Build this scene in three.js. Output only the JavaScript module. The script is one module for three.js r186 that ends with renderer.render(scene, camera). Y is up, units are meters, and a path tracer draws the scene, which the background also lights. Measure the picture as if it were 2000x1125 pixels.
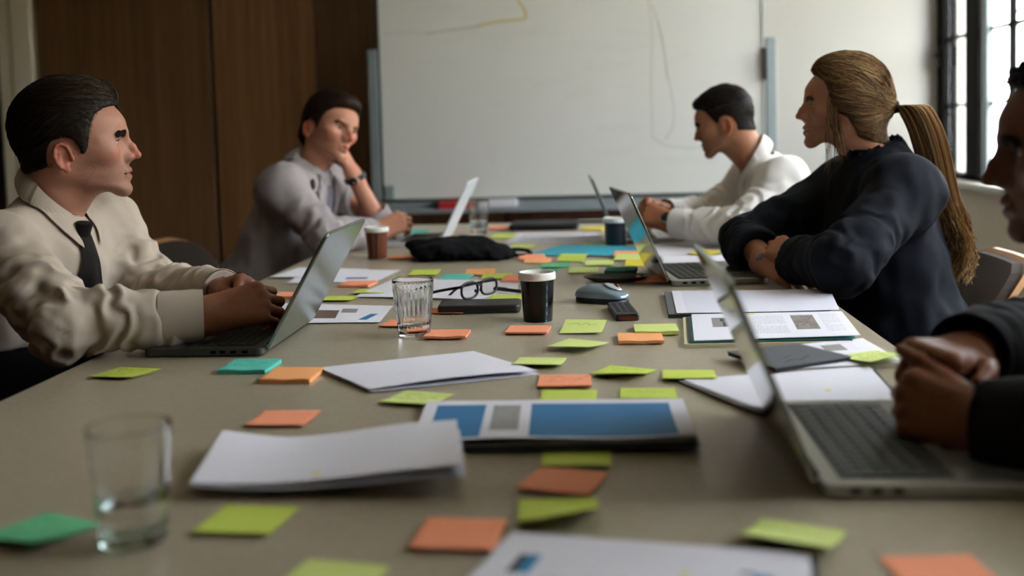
import * as THREE from 'three';
import { RoundedBoxGeometry } from 'three/addons/geometries/RoundedBoxGeometry.js';
import { mergeGeometries, mergeVertices } from 'three/addons/utils/BufferGeometryUtils.js';
import { createNoise3D } from 'simplex-noise';

// ---------------------------------------------------------------- camera, sky, sun, exposure
const scene = new THREE.Scene();
const FOCAL = 2050, W = 2000, H = 1125, PP = [1000, 386];
const camera = new THREE.PerspectiveCamera(2 * Math.atan(H / 2 / FOCAL) * 180 / Math.PI, W / H, 0.05, 100);
camera.position.set(0, 1.109, 0);
camera.rotation.order = 'YXZ';
camera.rotation.set(-3.68 * Math.PI / 180, 4.28 * Math.PI / 180, -1.57 * Math.PI / 180);
camera.setViewOffset(W, H, 0, H / 2 - PP[1], W, H);
camera.focus = 1.98;
camera.userData.fStop = 2.2;
camera.updateMatrixWorld(true);

scene.background = new THREE.Color().setRGB(0.86, 0.93, 1.0);   // bright hazy sky
scene.backgroundIntensity = 10;
const sun = new THREE.DirectionalLight(new THREE.Color().setRGB(1, 0.9, 0.74), 6);
sun.position.set(-7, 9, 3.5);                  // comes over the roof: lights the garden, not the room
sun.target.position.set(4, 0, -3.5);
sun.castShadow = true;
sun.shadow.mapSize.set(2048, 2048);
Object.assign(sun.shadow.camera, { left: -14, right: 14, top: 14, bottom: -14, near: 0.5, far: 40 });
scene.add(sun, sun.target);

const renderer = new THREE.WebGLRenderer({ antialias: true });
renderer.toneMapping = THREE.LinearToneMapping;
renderer.toneMappingExposure = 1.9;
renderer.shadowMap.enabled = true;
renderer.shadowMap.type = THREE.PCFSoftShadowMap;

// ---------------------------------------------------------------- helpers
let seedState = 12345;
const rnd = () => { seedState = (seedState + 0x6d2b79f5) | 0; let t = Math.imul(seedState ^ (seedState >>> 15), 1 | seedState); t = (t + Math.imul(t ^ (t >>> 7), 61 | t)) ^ t; return ((t ^ (t >>> 14)) >>> 0) / 4294967296; };
const rr = (a, b) => a + (b - a) * rnd();
const noise3 = createNoise3D(rnd);
const V = (x, y, z) => new THREE.Vector3(x, y, z);
const lerp = THREE.MathUtils.lerp, clamp = THREE.MathUtils.clamp, smooth = THREE.MathUtils.smoothstep;
const D2R = Math.PI / 180;
const TABLE_Y = 0.745;

// the surveyed place of a point of the photograph: on a level plane, or on an upright plane across the room
const EYE = V(0, 1.109, 0), LOOK = new THREE.Euler(-3.68 * D2R, 4.28 * D2R, -1.57 * D2R, 'YXZ');
function sight(x, y) { return V((x - PP[0]) / FOCAL, -(y - PP[1]) / FOCAL, -1).applyEuler(LOOK); }
function onTable(x, y, h = TABLE_Y) { const r = sight(x, y); return r.multiplyScalar((h - EYE.y) / r.y).add(EYE); }
function atZ(x, y, z) { const r = sight(x, y); return r.multiplyScalar(z / r.z).add(EYE); }

const taken = {};
function numbered(name) { taken[name] = (taken[name] ?? -1) + 1; return taken[name] ? name + '_' + String(taken[name]).padStart(3, '0') : name; }
function tag(o, label, category, group) { o.userData.label = label; o.userData.category = category; if (group) o.userData.group = group; return o; }
function thing(name, label, category, pos = [0, 0, 0], turn = 0, group) {
  const o = new THREE.Group(); o.name = numbered(name); o.position.set(...pos); o.rotation.y = turn; scene.add(o);
  return tag(o, label, category, group);
}
function part(name, geo, mat, parent = scene) {
  const g = Array.isArray(geo) ? merged(geo) : geo;
  const m = new THREE.Mesh(g, mat); m.name = parent === scene ? numbered(name) : name;
  m.castShadow = m.receiveShadow = true; parent.add(m); return m;
}
function solo(name, label, category, geo, mat, group) { return tag(part(name, geo, mat), label, category, group); }
function struct(name, geo, mat, parent = scene) { const m = part(name, geo, mat, parent); if (parent === scene) m.userData.kind = 'structure'; return m; }
function merged(list) {
  const keep = list.every((g) => g.attributes.uv), col = list.some((g) => g.attributes.color);
  const out = list.map((g0) => {
    const g = g0.index ? g0.toNonIndexed() : g0.clone();
    for (const k of Object.keys(g.attributes)) if (!['position', 'normal', ...(keep ? ['uv'] : []), ...(col ? ['color'] : [])].includes(k)) g.deleteAttribute(k);
    if (col && !g.attributes.color) g.setAttribute('color', new THREE.BufferAttribute(new Float32Array(g.attributes.position.count * 3).fill(1), 3));
    return g;
  });
  return mergeVertices(mergeGeometries(out), 1e-6);
}
function box(w, h, d, x = 0, y = 0, z = 0, r = 0) {      // centred at x, z; standing on y
  const g = r ? new RoundedBoxGeometry(w, h, d, 2, Math.min(r, w / 2.01, h / 2.01, d / 2.01)) : new THREE.BoxGeometry(w, h, d);
  return g.translate(x, y + h / 2, z);
}
function uvMetres(g, s = 1) {                              // box-projected uv in metres
  const p = g.attributes.position, n = g.attributes.normal, uv = new Float32Array(p.count * 2);
  for (let i = 0; i < p.count; i++) {
    const ax = Math.abs(n.getX(i)), ay = Math.abs(n.getY(i)), az = Math.abs(n.getZ(i));
    const [u, v] = ay >= ax && ay >= az ? [p.getX(i), p.getZ(i)] : ax >= az ? [p.getZ(i), p.getY(i)] : [p.getX(i), p.getY(i)];
    uv[i * 2] = u * s; uv[i * 2 + 1] = v * s;
  }
  g.setAttribute('uv', new THREE.BufferAttribute(uv, 2)); return g;
}
function tube(points, r, seg = 24, rad = 8, closed = false) { return new THREE.TubeGeometry(new THREE.CatmullRomCurve3(points, closed), seg, r, rad, closed); }
function lathe(pts, seg = 48) { return new THREE.LatheGeometry(pts.map(([x, y]) => new THREE.Vector2(x, y)), seg); }
function outline(pts, depth, bevel = 0) {                  // extruded polygon, in xy, from z = 0
  const s = new THREE.Shape(pts.map(([x, y]) => new THREE.Vector2(x, y)));
  return new THREE.ExtrudeGeometry(s, { depth, bevelEnabled: bevel > 0, bevelThickness: bevel, bevelSize: bevel, bevelSegments: 2, steps: 1, curveSegments: 8 });
}
function roundedRect(w, d, r) {
  const s = new THREE.Shape(), x = -w / 2, y = -d / 2;
  s.moveTo(x + r, y); s.lineTo(x + w - r, y); s.absarc(x + w - r, y + r, r, -Math.PI / 2, 0); s.lineTo(x + w, y + d - r); s.absarc(x + w - r, y + d - r, r, 0, Math.PI / 2);
  s.lineTo(x + r, y + d); s.absarc(x + r, y + d - r, r, Math.PI / 2, Math.PI); s.lineTo(x, y + r); s.absarc(x + r, y + r, r, Math.PI, 1.5 * Math.PI); return s;
}
function slab(w, d, h, r, bevel = 0.0006) {                // flat rounded slab, footprint centred, from y = 0 to h
  const b = Math.min(bevel, h * 0.4);
  return new THREE.ExtrudeGeometry(roundedRect(w - 2 * b, d - 2 * b, Math.max(r - b, 0.0003)), { depth: h - 2 * b, bevelEnabled: true, bevelThickness: b, bevelSize: b, bevelSegments: 2, curveSegments: 6 }).rotateX(-Math.PI / 2).translate(0, b, 0);
}

// ---------------------------------------------------------------- textures and materials
function canvasTex(w, h, draw, srgb = true) {
  const c = document.createElement('canvas'); c.width = w; c.height = h; draw(c.getContext('2d'), w, h);
  const t = new THREE.CanvasTexture(c); if (srgb) t.colorSpace = THREE.SRGBColorSpace;
  t.wrapS = t.wrapT = THREE.RepeatWrapping; return t;
}
function dataTex(n, m, f, srgb = true) {                   // f(u, v) -> [r, g, b] 0..255
  const a = new Uint8Array(n * m * 4);
  for (let j = 0; j < m; j++) for (let i = 0; i < n; i++) { const c = f(i / n, j / m), o = (j * n + i) * 4; a[o] = clamp(c[0], 0, 255); a[o + 1] = clamp(c[1], 0, 255); a[o + 2] = clamp(c[2], 0, 255); a[o + 3] = 255; }
  const t = new THREE.DataTexture(a, n, m); t.magFilter = THREE.LinearFilter; t.minFilter = THREE.LinearMipmapLinearFilter; t.generateMipmaps = true;
  t.wrapS = t.wrapT = THREE.RepeatWrapping; if (srgb) t.colorSpace = THREE.SRGBColorSpace; t.needsUpdate = true; return t;
}
const ring = (u, v, k, s, z = 0) => noise3(Math.cos(u * 2 * Math.PI) * k, Math.sin(u * 2 * Math.PI) * k + 7.3 * z, v * s + 13 * z);   // noise that closes in u
const S = (hex) => new THREE.Color(hex);
function mat(color, roughness = 0.7, extra = {}) { return new THREE.MeshPhysicalMaterial({ color: typeof color === 'string' || typeof color === 'number' ? S(color) : color, roughness, ...extra }); }

const woodTex = dataTex(512, 1024, (u, v) => {
  const g = ring(u, v, 9, 1.4) * 0.5 + ring(u, v, 40, 3, 1) * 0.5, f = ring(u, v, 90, 12, 2), m = ring(u, v, 2, 1.1, 3), k = 1 + 0.16 * g + 0.12 * f + 0.1 * m;
  return [110 * k, 80 * k, 53 * k];
});
const grainBump = dataTex(256, 512, (u, v) => { const k = 128 + 60 * ring(u, v, 60, 6, 4) + 40 * ring(u, v, 20, 3, 5); return [k, k, k]; }, false);
const M = {};
M.wood = mat('#ffffff', 0.5, { map: woodTex, bumpMap: grainBump, bumpScale: 0.0006 });
M.woodLight = mat('#ffffff', 0.5, { map: woodTex, bumpMap: grainBump, bumpScale: 0.0006 }); M.woodLight.color.setRGB(1.5, 1.4, 1.15);
M.woodDark2 = mat('#c9a99a', 0.5, { map: woodTex, bumpMap: grainBump, bumpScale: 0.0006 });
M.woodDark = mat('#3a2113', 0.5);
const plasterBump = dataTex(256, 256, (u, v) => { const a = u * 6.283, b = v * 6.283, k = 128 + 70 * noise3(Math.cos(a) * 6 + Math.cos(b) * 9, Math.sin(a) * 6, Math.sin(b) * 9) + 40 * noise3(Math.cos(a) * 20, Math.sin(a) * 20 + Math.cos(b) * 20, Math.sin(b) * 20); return [k, k, k]; }, false);
M.wall = mat('#cbc8c1', 0.9, { bumpMap: plasterBump, bumpScale: 0.0008 });
M.ceiling = mat('#e9e6de', 0.95);
M.trim = mat('#f0ecda', 0.45);
M.floor = mat('#2e241b', 0.6, { map: dataTex(256, 256, (u, v) => { const k = 190 + 50 * noise3(Math.cos(u * 6.283) * 8, Math.sin(u * 6.283) * 8 + Math.cos(v * 6.283) * 8, Math.sin(v * 6.283) * 8); return [k, k, k]; }) });
M.blackMetal = mat('#0c0b09', 0.7, { specularIntensity: 0.15 });
M.grayMetal = mat('#8d979a', 0.42, { metalness: 0.5 });
M.laminate = mat('#ffffff', 0.3, { map: dataTex(512, 512, (u, v) => {
  const c = Math.cos(u * 6.2832), s = Math.sin(u * 6.2832), c2 = Math.cos(v * 6.2832), s2 = Math.sin(v * 6.2832);
  const k = 1 + 0.05 * noise3(c * 30 + c2 * 17, s * 30 + s2 * 11, s2 * 28) + 0.03 * noise3(c * 5, s * 5 + c2 * 5, s2 * 5) + 0.06 * (rnd() - 0.5);
  return [168 * k, 157 * k, 135 * k];
}), specularIntensity: 0.9 });

// ---------------------------------------------------------------- the room
const ROOM = { x0: -3.7, x1: 1.735, z0: -5.5, z1: 1.6, h: 2.75 };
const T = 0.3;
struct('floor', uvMetres(box(ROOM.x1 - ROOM.x0 + 2 * T, 0.2, ROOM.z1 - ROOM.z0 + 2 * T, (ROOM.x0 + ROOM.x1) / 2, -0.2, (ROOM.z0 + ROOM.z1) / 2), 1.5), M.floor);
struct('ceiling', box(ROOM.x1 - ROOM.x0 + 2 * T, 0.25, ROOM.z1 - ROOM.z0 + 2 * T, (ROOM.x0 + ROOM.x1) / 2, ROOM.h, (ROOM.z0 + ROOM.z1) / 2), M.ceiling);
struct('wall_left', uvMetres(box(T, ROOM.h, ROOM.z1 - ROOM.z0, ROOM.x0 - T / 2, 0, (ROOM.z0 + ROOM.z1) / 2), 0.34), M.wood);
struct('wall_front', uvMetres(box(ROOM.x1 - ROOM.x0 + 2 * T, ROOM.h, T, (ROOM.x0 + ROOM.x1) / 2, 0, ROOM.z1 + T / 2), 0.34), M.wood);
struct('wall_back', uvMetres(box(ROOM.x1 - ROOM.x0 + 2 * T, ROOM.h, T, (ROOM.x0 + ROOM.x1) / 2, 0, ROOM.z0 - T / 2)), M.wall);
// right wall with the long window band
const WIN = { z0: -5.5, z1: -0.7, sill: 0.815, top: 2.5 };
struct('wall_right', [
  box(T, WIN.sill - 0.03, ROOM.z1 - ROOM.z0, ROOM.x1 + T / 2, 0, (ROOM.z0 + ROOM.z1) / 2),
  box(T, ROOM.h - WIN.top, ROOM.z1 - ROOM.z0, ROOM.x1 + T / 2, WIN.top, (ROOM.z0 + ROOM.z1) / 2),
  box(T, WIN.top - WIN.sill + 0.03, ROOM.z1 - WIN.z1, ROOM.x1 + T / 2, WIN.sill - 0.03, (ROOM.z1 + WIN.z1) / 2),
].map((g) => uvMetres(g)), mat('#eee5cf', 0.9, { bumpMap: plasterBump, bumpScale: 0.0008 }));
struct('trim_1', box(T + 0.04, 0.03, WIN.z1 - WIN.z0, ROOM.x1 + T / 2 - 0.02, WIN.sill - 0.03, (WIN.z0 + WIN.z1) / 2, 0.006), mat('#d8d4c6', 0.4));
// wall below the sill is boarded: vertical joints
{
  const joints = [];
  for (let z = -5.1; z < -1.2; z += 1.05) joints.push(box(0.012, WIN.sill - 0.09, 0.02, ROOM.x1 - 0.001, 0.05, z));
  struct('trim_2', joints, mat('#4a463c', 0.8));
}
const glass = new THREE.MeshPhysicalMaterial({ color: '#ffffff', roughness: 0, transmission: 1, thickness: 0, ior: 1.45 });
{
  const win = new THREE.Group(); win.name = 'window_1'; win.position.set(ROOM.x1 + 0.03, WIN.sill, 0); win.userData.kind = 'structure'; scene.add(win);
  const hgt = WIN.top - WIN.sill, zc = (WIN.z0 + WIN.z1) / 2, len = WIN.z1 - WIN.z0;
  const bar = (name, z0, z1, d = 0.05, m = M.blackMetal) => part(name, box(d, hgt, z1 - z0, d / 2, 0, (z0 + z1) / 2, 0.004), m, win);
  part('window_frame', [box(0.06, 0.03, len, 0.03, 0, zc), box(0.06, 0.05, len, 0.03, hgt - 0.05, zc)], M.blackMetal, win);
  bar('jamb', -5.5, -5.395, 0.07);
  let z = -5.395;
  const rows = [0.015, 0.355, 0.685, 1.02, 1.35, hgt];
  const bay = (w, split) => {                              // a casement of the given width; panes divided at split
    const cuts = split ? [z, z + split, z + w] : [z, z + w];
    for (let i = 0; i < cuts.length - 1; i++) for (let j = 0; j < rows.length - 1; j++)
      part('pane', box(0.004, rows[j + 1] - rows[j] - 0.012, cuts[i + 1] - cuts[i] - 0.012, 0.028, rows[j] + 0.006, (cuts[i] + cuts[i + 1]) / 2), glass, win);
    for (let j = 1; j < rows.length - 1; j++) part('glazing_bar', box(0.028, 0.014, w, 0.03, rows[j] - 0.007, z + w / 2), M.blackMetal, win);
    if (split) part('glazing_bar', box(0.028, hgt, 0.018, 0.03, 0, z + split), M.blackMetal, win);
    z += w;
  };
  bay(0.3); bar('mullion', z, z + 0.16, 0.07); z += 0.16;
  while (z < WIN.z1 - 0.5) {
    bar('casement_stile', z + 0.05, z + 0.11, 0.03, M.grayMetal);
    bay(0.56, 0.325); bar('mullion', z, z + 0.13, 0.07); z += 0.13;
  }
  bar('jamb', z - 0.02, WIN.z1, 0.07);
  part('latch', [box(0.02, 0.1, 0.02, -0.012, 0.55, -5.42), box(0.03, 0.014, 0.02, -0.02, 0.6, -5.42)], M.blackMetal, win);
}
// wood panelling on the far wall, in wide upright panels
{
  const edges = [-3.7 + 0.86, -1.98, -1.42, -0.45, 0.72];
  const g = new THREE.Group(); g.name = 'trim_3'; g.userData.kind = 'structure'; g.position.set(0, 0, ROOM.z0); scene.add(g);
  part('backing', box(edges[4] - edges[0] + 0.11, ROOM.h, 0.01, (edges[4] + edges[0] - 0.11) / 2, 0, 0.005), M.woodDark, g);
  for (let i = 0; i < 4; i++) {
    const a = (i ? edges[i] : edges[0] - 0.11) + 0.006, b = edges[i + 1] - (i === 0 ? 0.018 : 0.006);
    const q = uvMetres(box(b - a, ROOM.h - 0.002, 0.02, (a + b) / 2, 0.001, 0.02, 0.003));
    const uv = q.attributes.uv; for (let k = 0; k < uv.count; k++) uv.setXY(k, uv.getX(k) * 0.8 + i * 0.37, 0.02 + uv.getY(k) * 0.34);
    part('panel', q, [M.wood, M.woodLight, M.wood, M.woodDark2][i] ?? M.wood, g);
  }
}
// white door frame and dark door in the far left corner
{
  struct('trim_4', [
    box(0.11, 2.1, 0.05, -3.005, 0, ROOM.z0 + 0.05, 0.006), box(0.075, 2.1, 0.035, -3.105, 0, ROOM.z0 + 0.045, 0.01),
    box(0.2, 2.1, 0.03, -3.05, 0, ROOM.z0 + 0.03), box(0.72, 0.1, 0.05, -3.35, 2.1, ROOM.z0 + 0.05, 0.006),
  ], M.trim);
  const d = new THREE.Group(); d.name = 'door_1'; d.userData.kind = 'structure'; d.position.set(-3.42, 0, ROOM.z0 + 0.012); scene.add(d);
  part('door_leaf', box(0.54, 2.1, 0.024, 0, 0, 0), mat('#16120e', 0.6), d);
  part('door_handle', [box(0.03, 0.18, 0.01, 0.2, 0.95, 0.017), box(0.1, 0.018, 0.018, 0.17, 1.04, 0.05), box(0.018, 0.018, 0.04, 0.21, 1.04, 0.034)], M.grayMetal, d);
}
// the garden outside: paving, pale rendered wall, trees (built below with leaf clumps)
solo('garden_ground', 'pale gravel yard outside the window', 'ground', box(20, 0.1, 26, ROOM.x1 + T + 10, -0.16, -3), mat('#b9b09a', 0.95)).userData.kind = 'structure';

// ---------------------------------------------------------------- implicit surfaces
const smin = (a, b, k) => { const h = Math.max(k - Math.abs(a - b), 0) / k; return Math.min(a, b) - h * h * k * 0.25; };
const smax = (a, b, k) => -smin(-a, -b, k);
// surface nets over the zero level of f within a box; blocks far from the surface are skipped
function nets(f, lo, hi, cell, { color, slack = 1.5, uvScale = 0 } = {}) {
  const n = [0, 1, 2].map((i) => Math.ceil((hi[i] - lo[i]) / cell) + 1), [nx, ny, nz] = n, B = 6;
  const F = new Float32Array(nx * ny * nz), at = (i, j, k) => (k * ny + j) * nx + i;
  for (let bk = 0; bk < nz; bk += B) for (let bj = 0; bj < ny; bj += B) for (let bi = 0; bi < nx; bi += B) {
    const c = f(lo[0] + (bi + (B - 1) / 2) * cell, lo[1] + (bj + (B - 1) / 2) * cell, lo[2] + (bk + (B - 1) / 2) * cell), far = Math.abs(c) > B * cell * 0.87 * slack;
    for (let k = bk; k < Math.min(nz, bk + B); k++) for (let j = bj; j < Math.min(ny, bj + B); j++) for (let i = bi; i < Math.min(nx, bi + B); i++)
      F[at(i, j, k)] = far ? c : f(lo[0] + i * cell, lo[1] + j * cell, lo[2] + k * cell);
  }
  const id = new Int32Array(nx * ny * nz).fill(-1), P = [], I = [];
  const corner = []; for (let q = 0; q < 8; q++) corner.push([q & 1, (q >> 1) & 1, q >> 2]);
  const edges = []; for (let a = 0; a < 8; a++) for (const b of [a | 1, a | 2, a | 4]) if (b > a) edges.push([a, b]);
  for (let k = 0; k < nz - 1; k++) for (let j = 0; j < ny - 1; j++) for (let i = 0; i < nx - 1; i++) {
    let m = 0; const v = corner.map(([x, y, z], q) => { const w = F[at(i + x, j + y, k + z)]; if (w < 0) m |= 1 << q; return w; });
    if (m === 0 || m === 255) continue;
    let x = 0, y = 0, z = 0, c = 0;
    for (const [a, b] of edges) if ((v[a] < 0) !== (v[b] < 0)) { const t = v[a] / (v[a] - v[b]), A = corner[a], D = corner[b]; x += A[0] + (D[0] - A[0]) * t; y += A[1] + (D[1] - A[1]) * t; z += A[2] + (D[2] - A[2]) * t; c++; }
    id[at(i, j, k)] = P.length / 3; P.push(lo[0] + (i + x / c) * cell, lo[1] + (j + y / c) * cell, lo[2] + (k + z / c) * cell);
  }
  const quadFace = (a, b, c, d, flip) => { if (a < 0 || b < 0 || c < 0 || d < 0) return; flip ? I.push(a, c, b, a, d, c) : I.push(a, b, c, a, c, d); };
  for (let k = 1; k < nz - 1; k++) for (let j = 1; j < ny - 1; j++) for (let i = 1; i < nx - 1; i++) {
    const s = F[at(i, j, k)] < 0;
    if (s !== F[at(i + 1, j, k)] < 0) quadFace(id[at(i, j - 1, k - 1)], id[at(i, j, k - 1)], id[at(i, j, k)], id[at(i, j - 1, k)], !s);
    if (s !== F[at(i, j + 1, k)] < 0) quadFace(id[at(i - 1, j, k - 1)], id[at(i - 1, j, k)], id[at(i, j, k)], id[at(i, j, k - 1)], !s);
    if (s !== F[at(i, j, k + 1)] < 0) quadFace(id[at(i - 1, j - 1, k)], id[at(i, j - 1, k)], id[at(i, j, k)], id[at(i - 1, j, k)], !s);
  }
  const g = new THREE.BufferGeometry(); g.setIndex(I); g.setAttribute('position', new THREE.Float32BufferAttribute(P, 3));
  const N = new Float32Array(P.length), e = cell * 0.6, C = color && new Float32Array(P.length);
  for (let i = 0; i < P.length; i += 3) {
    const x = P[i], y = P[i + 1], z = P[i + 2], a = f(x + e, y, z) - f(x - e, y, z), b = f(x, y + e, z) - f(x, y - e, z), c = f(x, y, z + e) - f(x, y, z - e), l = Math.hypot(a, b, c) || 1;
    N[i] = a / l; N[i + 1] = b / l; N[i + 2] = c / l;
    if (C) { const q = color(x, y, z); C[i] = q[0]; C[i + 1] = q[1]; C[i + 2] = q[2]; }
  }
  g.setAttribute('normal', new THREE.BufferAttribute(N, 3));
  if (C) g.setAttribute('color', new THREE.BufferAttribute(C, 3));
  if (uvScale) uvMetres(g, uvScale);
  return g;
}
// a dim garden wall and trees, seen out of focus through the panes
{
  const gw = new THREE.Group(); gw.name = 'garden_wall'; gw.position.set(9.6, -0.06, -4); scene.add(gw);
  tag(gw, 'ochre rendered garden wall beyond the yard outside the window', 'wall'); gw.userData.kind = 'structure';
  part('render_face', box(0.3, 3.4, 22, 0, 0, 0), mat('#7d745c', 0.95), gw);
  part('coping', box(0.42, 0.08, 22, 0, 3.4, 0, 0.01), mat('#c9c0ac', 0.9), gw);
  const leafShape = new THREE.SphereGeometry(1, 6, 5);
  const tree = (x, z, h, r, label) => {
    const t = thing('tree', label, 'tree', [x, -0.06, z], 0);
    part('trunk', new THREE.CylinderGeometry(0.05, 0.09, h, 10).translate(0, h / 2, 0), mat('#6b5a44', 0.9), t);
    const L = [];
    for (let i = 0; i < 420; i++) {
      const a = rnd() * 6.283, b = Math.acos(2 * rnd() - 1), q = r * Math.cbrt(rnd());
      L.push(leafShape.clone().scale(0.11, 0.02, 0.06).rotateZ(rr(-1, 1)).rotateY(rnd() * 6.3).translate(Math.sin(b) * Math.cos(a) * q, h + Math.cos(b) * q * 1.2, Math.sin(b) * Math.sin(a) * q));
    }
    const f = part('foliage', L, mat('#a9ab62', 0.8, { transmission: 0.35, thickness: 0 }), t); f.userData.kind = 'stuff';
  };
  tree(6.6, -14.2, 3.1, 1.2, 'pale green garden tree near the far end of the window');
  tree(7.4, -11.2, 2.4, 1.0, 'smaller leafy garden tree beside the taller one');
}

// ---------------------------------------------------------------- conference table
const TX0 = -0.842, TX1 = 0.484, TZ0 = -4.1, TZ1 = -0.3;
{
  const t = thing('conference_table', 'long conference table with a grey beige laminate top', 'table', [(TX0 + TX1) / 2, 0, (TZ0 + TZ1) / 2]);
  const w = TX1 - TX0, d = TZ1 - TZ0;
  const top = slab(w, d, 0.03, 0.03, 0.002).translate(0, TABLE_Y - 0.03, 0); uvMetres(top, 2.2);
  part('table_top', top, M.laminate, t);
  part('apron', [box(w - 0.3, 0.06, 0.03, 0, 0.655, d / 2 - 0.25), box(w - 0.3, 0.06, 0.03, 0, 0.655, -d / 2 + 0.25), box(0.03, 0.06, d - 0.5, 0.42, 0.655, 0), box(0.03, 0.06, d - 0.5, -0.42, 0.655, 0)], M.woodDark, t);
  for (const sx of [-0.42, 0.42]) for (const sz of [-d / 2 + 0.25, 0, d / 2 - 0.25]) part('leg', box(0.06, 0.715, 0.06, sx, 0, sz, 0.004), M.woodDark, t);
}

// ---------------------------------------------------------------- whiteboard on its stand
const BZ = -5.0;
{
  const t = thing('whiteboard', 'large mobile whiteboard with faint marker lines on a grey stand', 'whiteboard', [-0.09, 0, BZ]);
  const x0 = -0.9, x1 = 0.9, y0 = 0.79, y1 = 1.99;
  const tex = canvasTex(2048, 1365, (c, w, h) => {
    c.fillStyle = '#d9d8d2'; c.fillRect(0, 0, w, h);
    const X = (px) => (px - 737) / 752 * w, Y = (py) => { const y = 0.79 + (388 - py) / 388 * 0.955; return (1.99 - y) / 1.2 * h; };
    c.lineCap = 'round'; c.lineJoin = 'round';
    const line = (pts, col, wd, al) => { for (let r = 0; r < 2; r++) { c.globalAlpha = al * (r ? 1 : 0.5); c.strokeStyle = col; c.lineWidth = wd * (r ? 1 : 1.8); c.beginPath(); pts.forEach(([a, b], i) => (i ? c.lineTo : c.moveTo).call(c, X(a), Y(b))); c.stroke(); } c.globalAlpha = 1; };
    line([[833, 68], [870, 64], [940, 57]], '#9a988f', 6, 0.55);
    line([[937, 56], [975, 50], [1025, 47], [1032, 44], [1031, 34], [1026, 22], [1017, 12]], '#c3ab55', 10, 0.6);
    line([[745, 66], [800, 64], [835, 68]], '#b5b2aa', 5, 0.3);
    line([[1272, 4], [1320, 8], [1380, 7], [1440, 3]], '#aaa8a0', 6, 0.45);
    line([[1272, 4], [1278, 80], [1274, 180], [1275, 280], [1300, 296], [1345, 302], [1400, 300]], '#aaa8a0', 6, 0.35);
    line([[1280, 30], [1298, 90], [1305, 150], [1318, 220], [1316, 260], [1300, 285]], '#aaa8a0', 6, 0.4);
    line([[1290, 60], [1302, 130], [1306, 170]], '#9d9b94', 6, 0.3);
    for (let i = 0; i < 60; i++) { c.globalAlpha = 0.03; c.strokeStyle = i % 2 ? '#8c8a84' : '#f2f0ea'; c.lineWidth = 20 + rnd() * 40; c.beginPath(); const a = rnd() * w, b = rnd() * h; c.moveTo(a, b); c.lineTo(a + rr(-260, 260), b + rr(-60, 60)); c.stroke(); }
  });
  const panel = new THREE.BoxGeometry(x1 - x0, y1 - y0, 0.02).translate(0, (y0 + y1) / 2, 0);
  part('board_panel', panel, mat('#ffffff', 0.35, { map: tex }), t);
  const gm = mat('#97a2a3', 0.4, { metalness: 0.4 }), dk = mat('#23302c', 0.5);
  part('frame', box(x1 - x0 + 0.03, 0.016, 0.03, 0, y0 - 0.014, 0.004, 0.003), dk, t);
  part('frame', box(x1 - x0 + 0.03, 0.016, 0.03, 0, y1, 0.004, 0.003), dk, t);
  part('frame', box(0.012, y1 - y0 + 0.02, 0.03, x0 - 0.004, y0 - 0.01, 0.004, 0.003), dk, t);
  part('frame', box(0.008, y1 - y0 + 0.02, 0.03, x1 + 0.006, y0 - 0.01, 0.004, 0.003), mat('#c2c6c4', 0.5), t);
  part('frame_corner', box(0.05, 0.07, 0.014, x0 + 0.028, y0, 0.018, 0.004), gm, t);
  part('post', box(0.05, 1.46, 0.04, x0 - 0.035, 0.05, -0.002, 0.006), gm, t);
  part('post', box(0.05, 1.46, 0.04, x1 + 0.042, 0.05, -0.002, 0.006), gm, t);
  const tray = part('marker_tray', [box(x1 - x0 + 0.06, 0.05, 0.02, 0, 0.724, 0.012, 0.004), box(x1 - x0 + 0.06, 0.008, 0.07, 0, 0.724, 0.05, 0.003), box(x1 - x0 + 0.06, 0.02, 0.006, 0, 0.724, 0.084, 0.002)], mat('#9aa3a6', 0.45, { metalness: 0.5 }), t);
  part('clamp_handle', box(0.018, 0.15, 0.025, x1 + 0.012, 1.31, 0.032, 0.006), mat('#1c2420', 0.5), t);
  part('clamp_handle', box(0.018, 0.15, 0.025, x0 - 0.03, 1.31, -0.032, 0.006), mat('#1c2420', 0.5), t);
  part('crossbar', box(x1 - x0 + 0.1, 0.04, 0.03, 0, 0.28, -0.004, 0.005), gm, t);
  for (const sx of [x0 - 0.035, x1 + 0.042]) {
    const ft = part('foot', box(0.05, 0.05, 0.6, sx, 0.06, 0, 0.008), gm, t);
    for (const sz of [-0.26, 0.26]) part('caster', [new THREE.CylinderGeometry(0.032, 0.032, 0.022, 20).rotateZ(Math.PI / 2).translate(sx, 0.032, sz), box(0.03, 0.03, 0.03, sx, 0.04, sz)], M.blackMetal, ft);
  }
  const er = thing('board_eraser', 'white felt eraser lying on the whiteboard tray', 'eraser', [-0.44, 0.733, BZ + 0.05]);
  part('felt', box(0.19, 0.014, 0.05, 0, 0, 0, 0.004), mat('#8b8b8b', 0.9), er); part('handle', box(0.19, 0.036, 0.05, 0, 0.014, 0, 0.006), mat('#d9d9de', 0.5), er);
  const bx = thing('marker_box', 'red marker box with a dark end on the whiteboard tray', 'box', [-0.66, 0.733, BZ + 0.048]);
  part('carton', box(0.14, 0.045, 0.05, 0.01, 0, 0, 0.003), mat('#b5232b', 0.5), bx); part('end_cap', box(0.03, 0.046, 0.051, -0.07, 0, 0, 0.003), mat('#2b2320', 0.5), bx);
}

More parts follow.
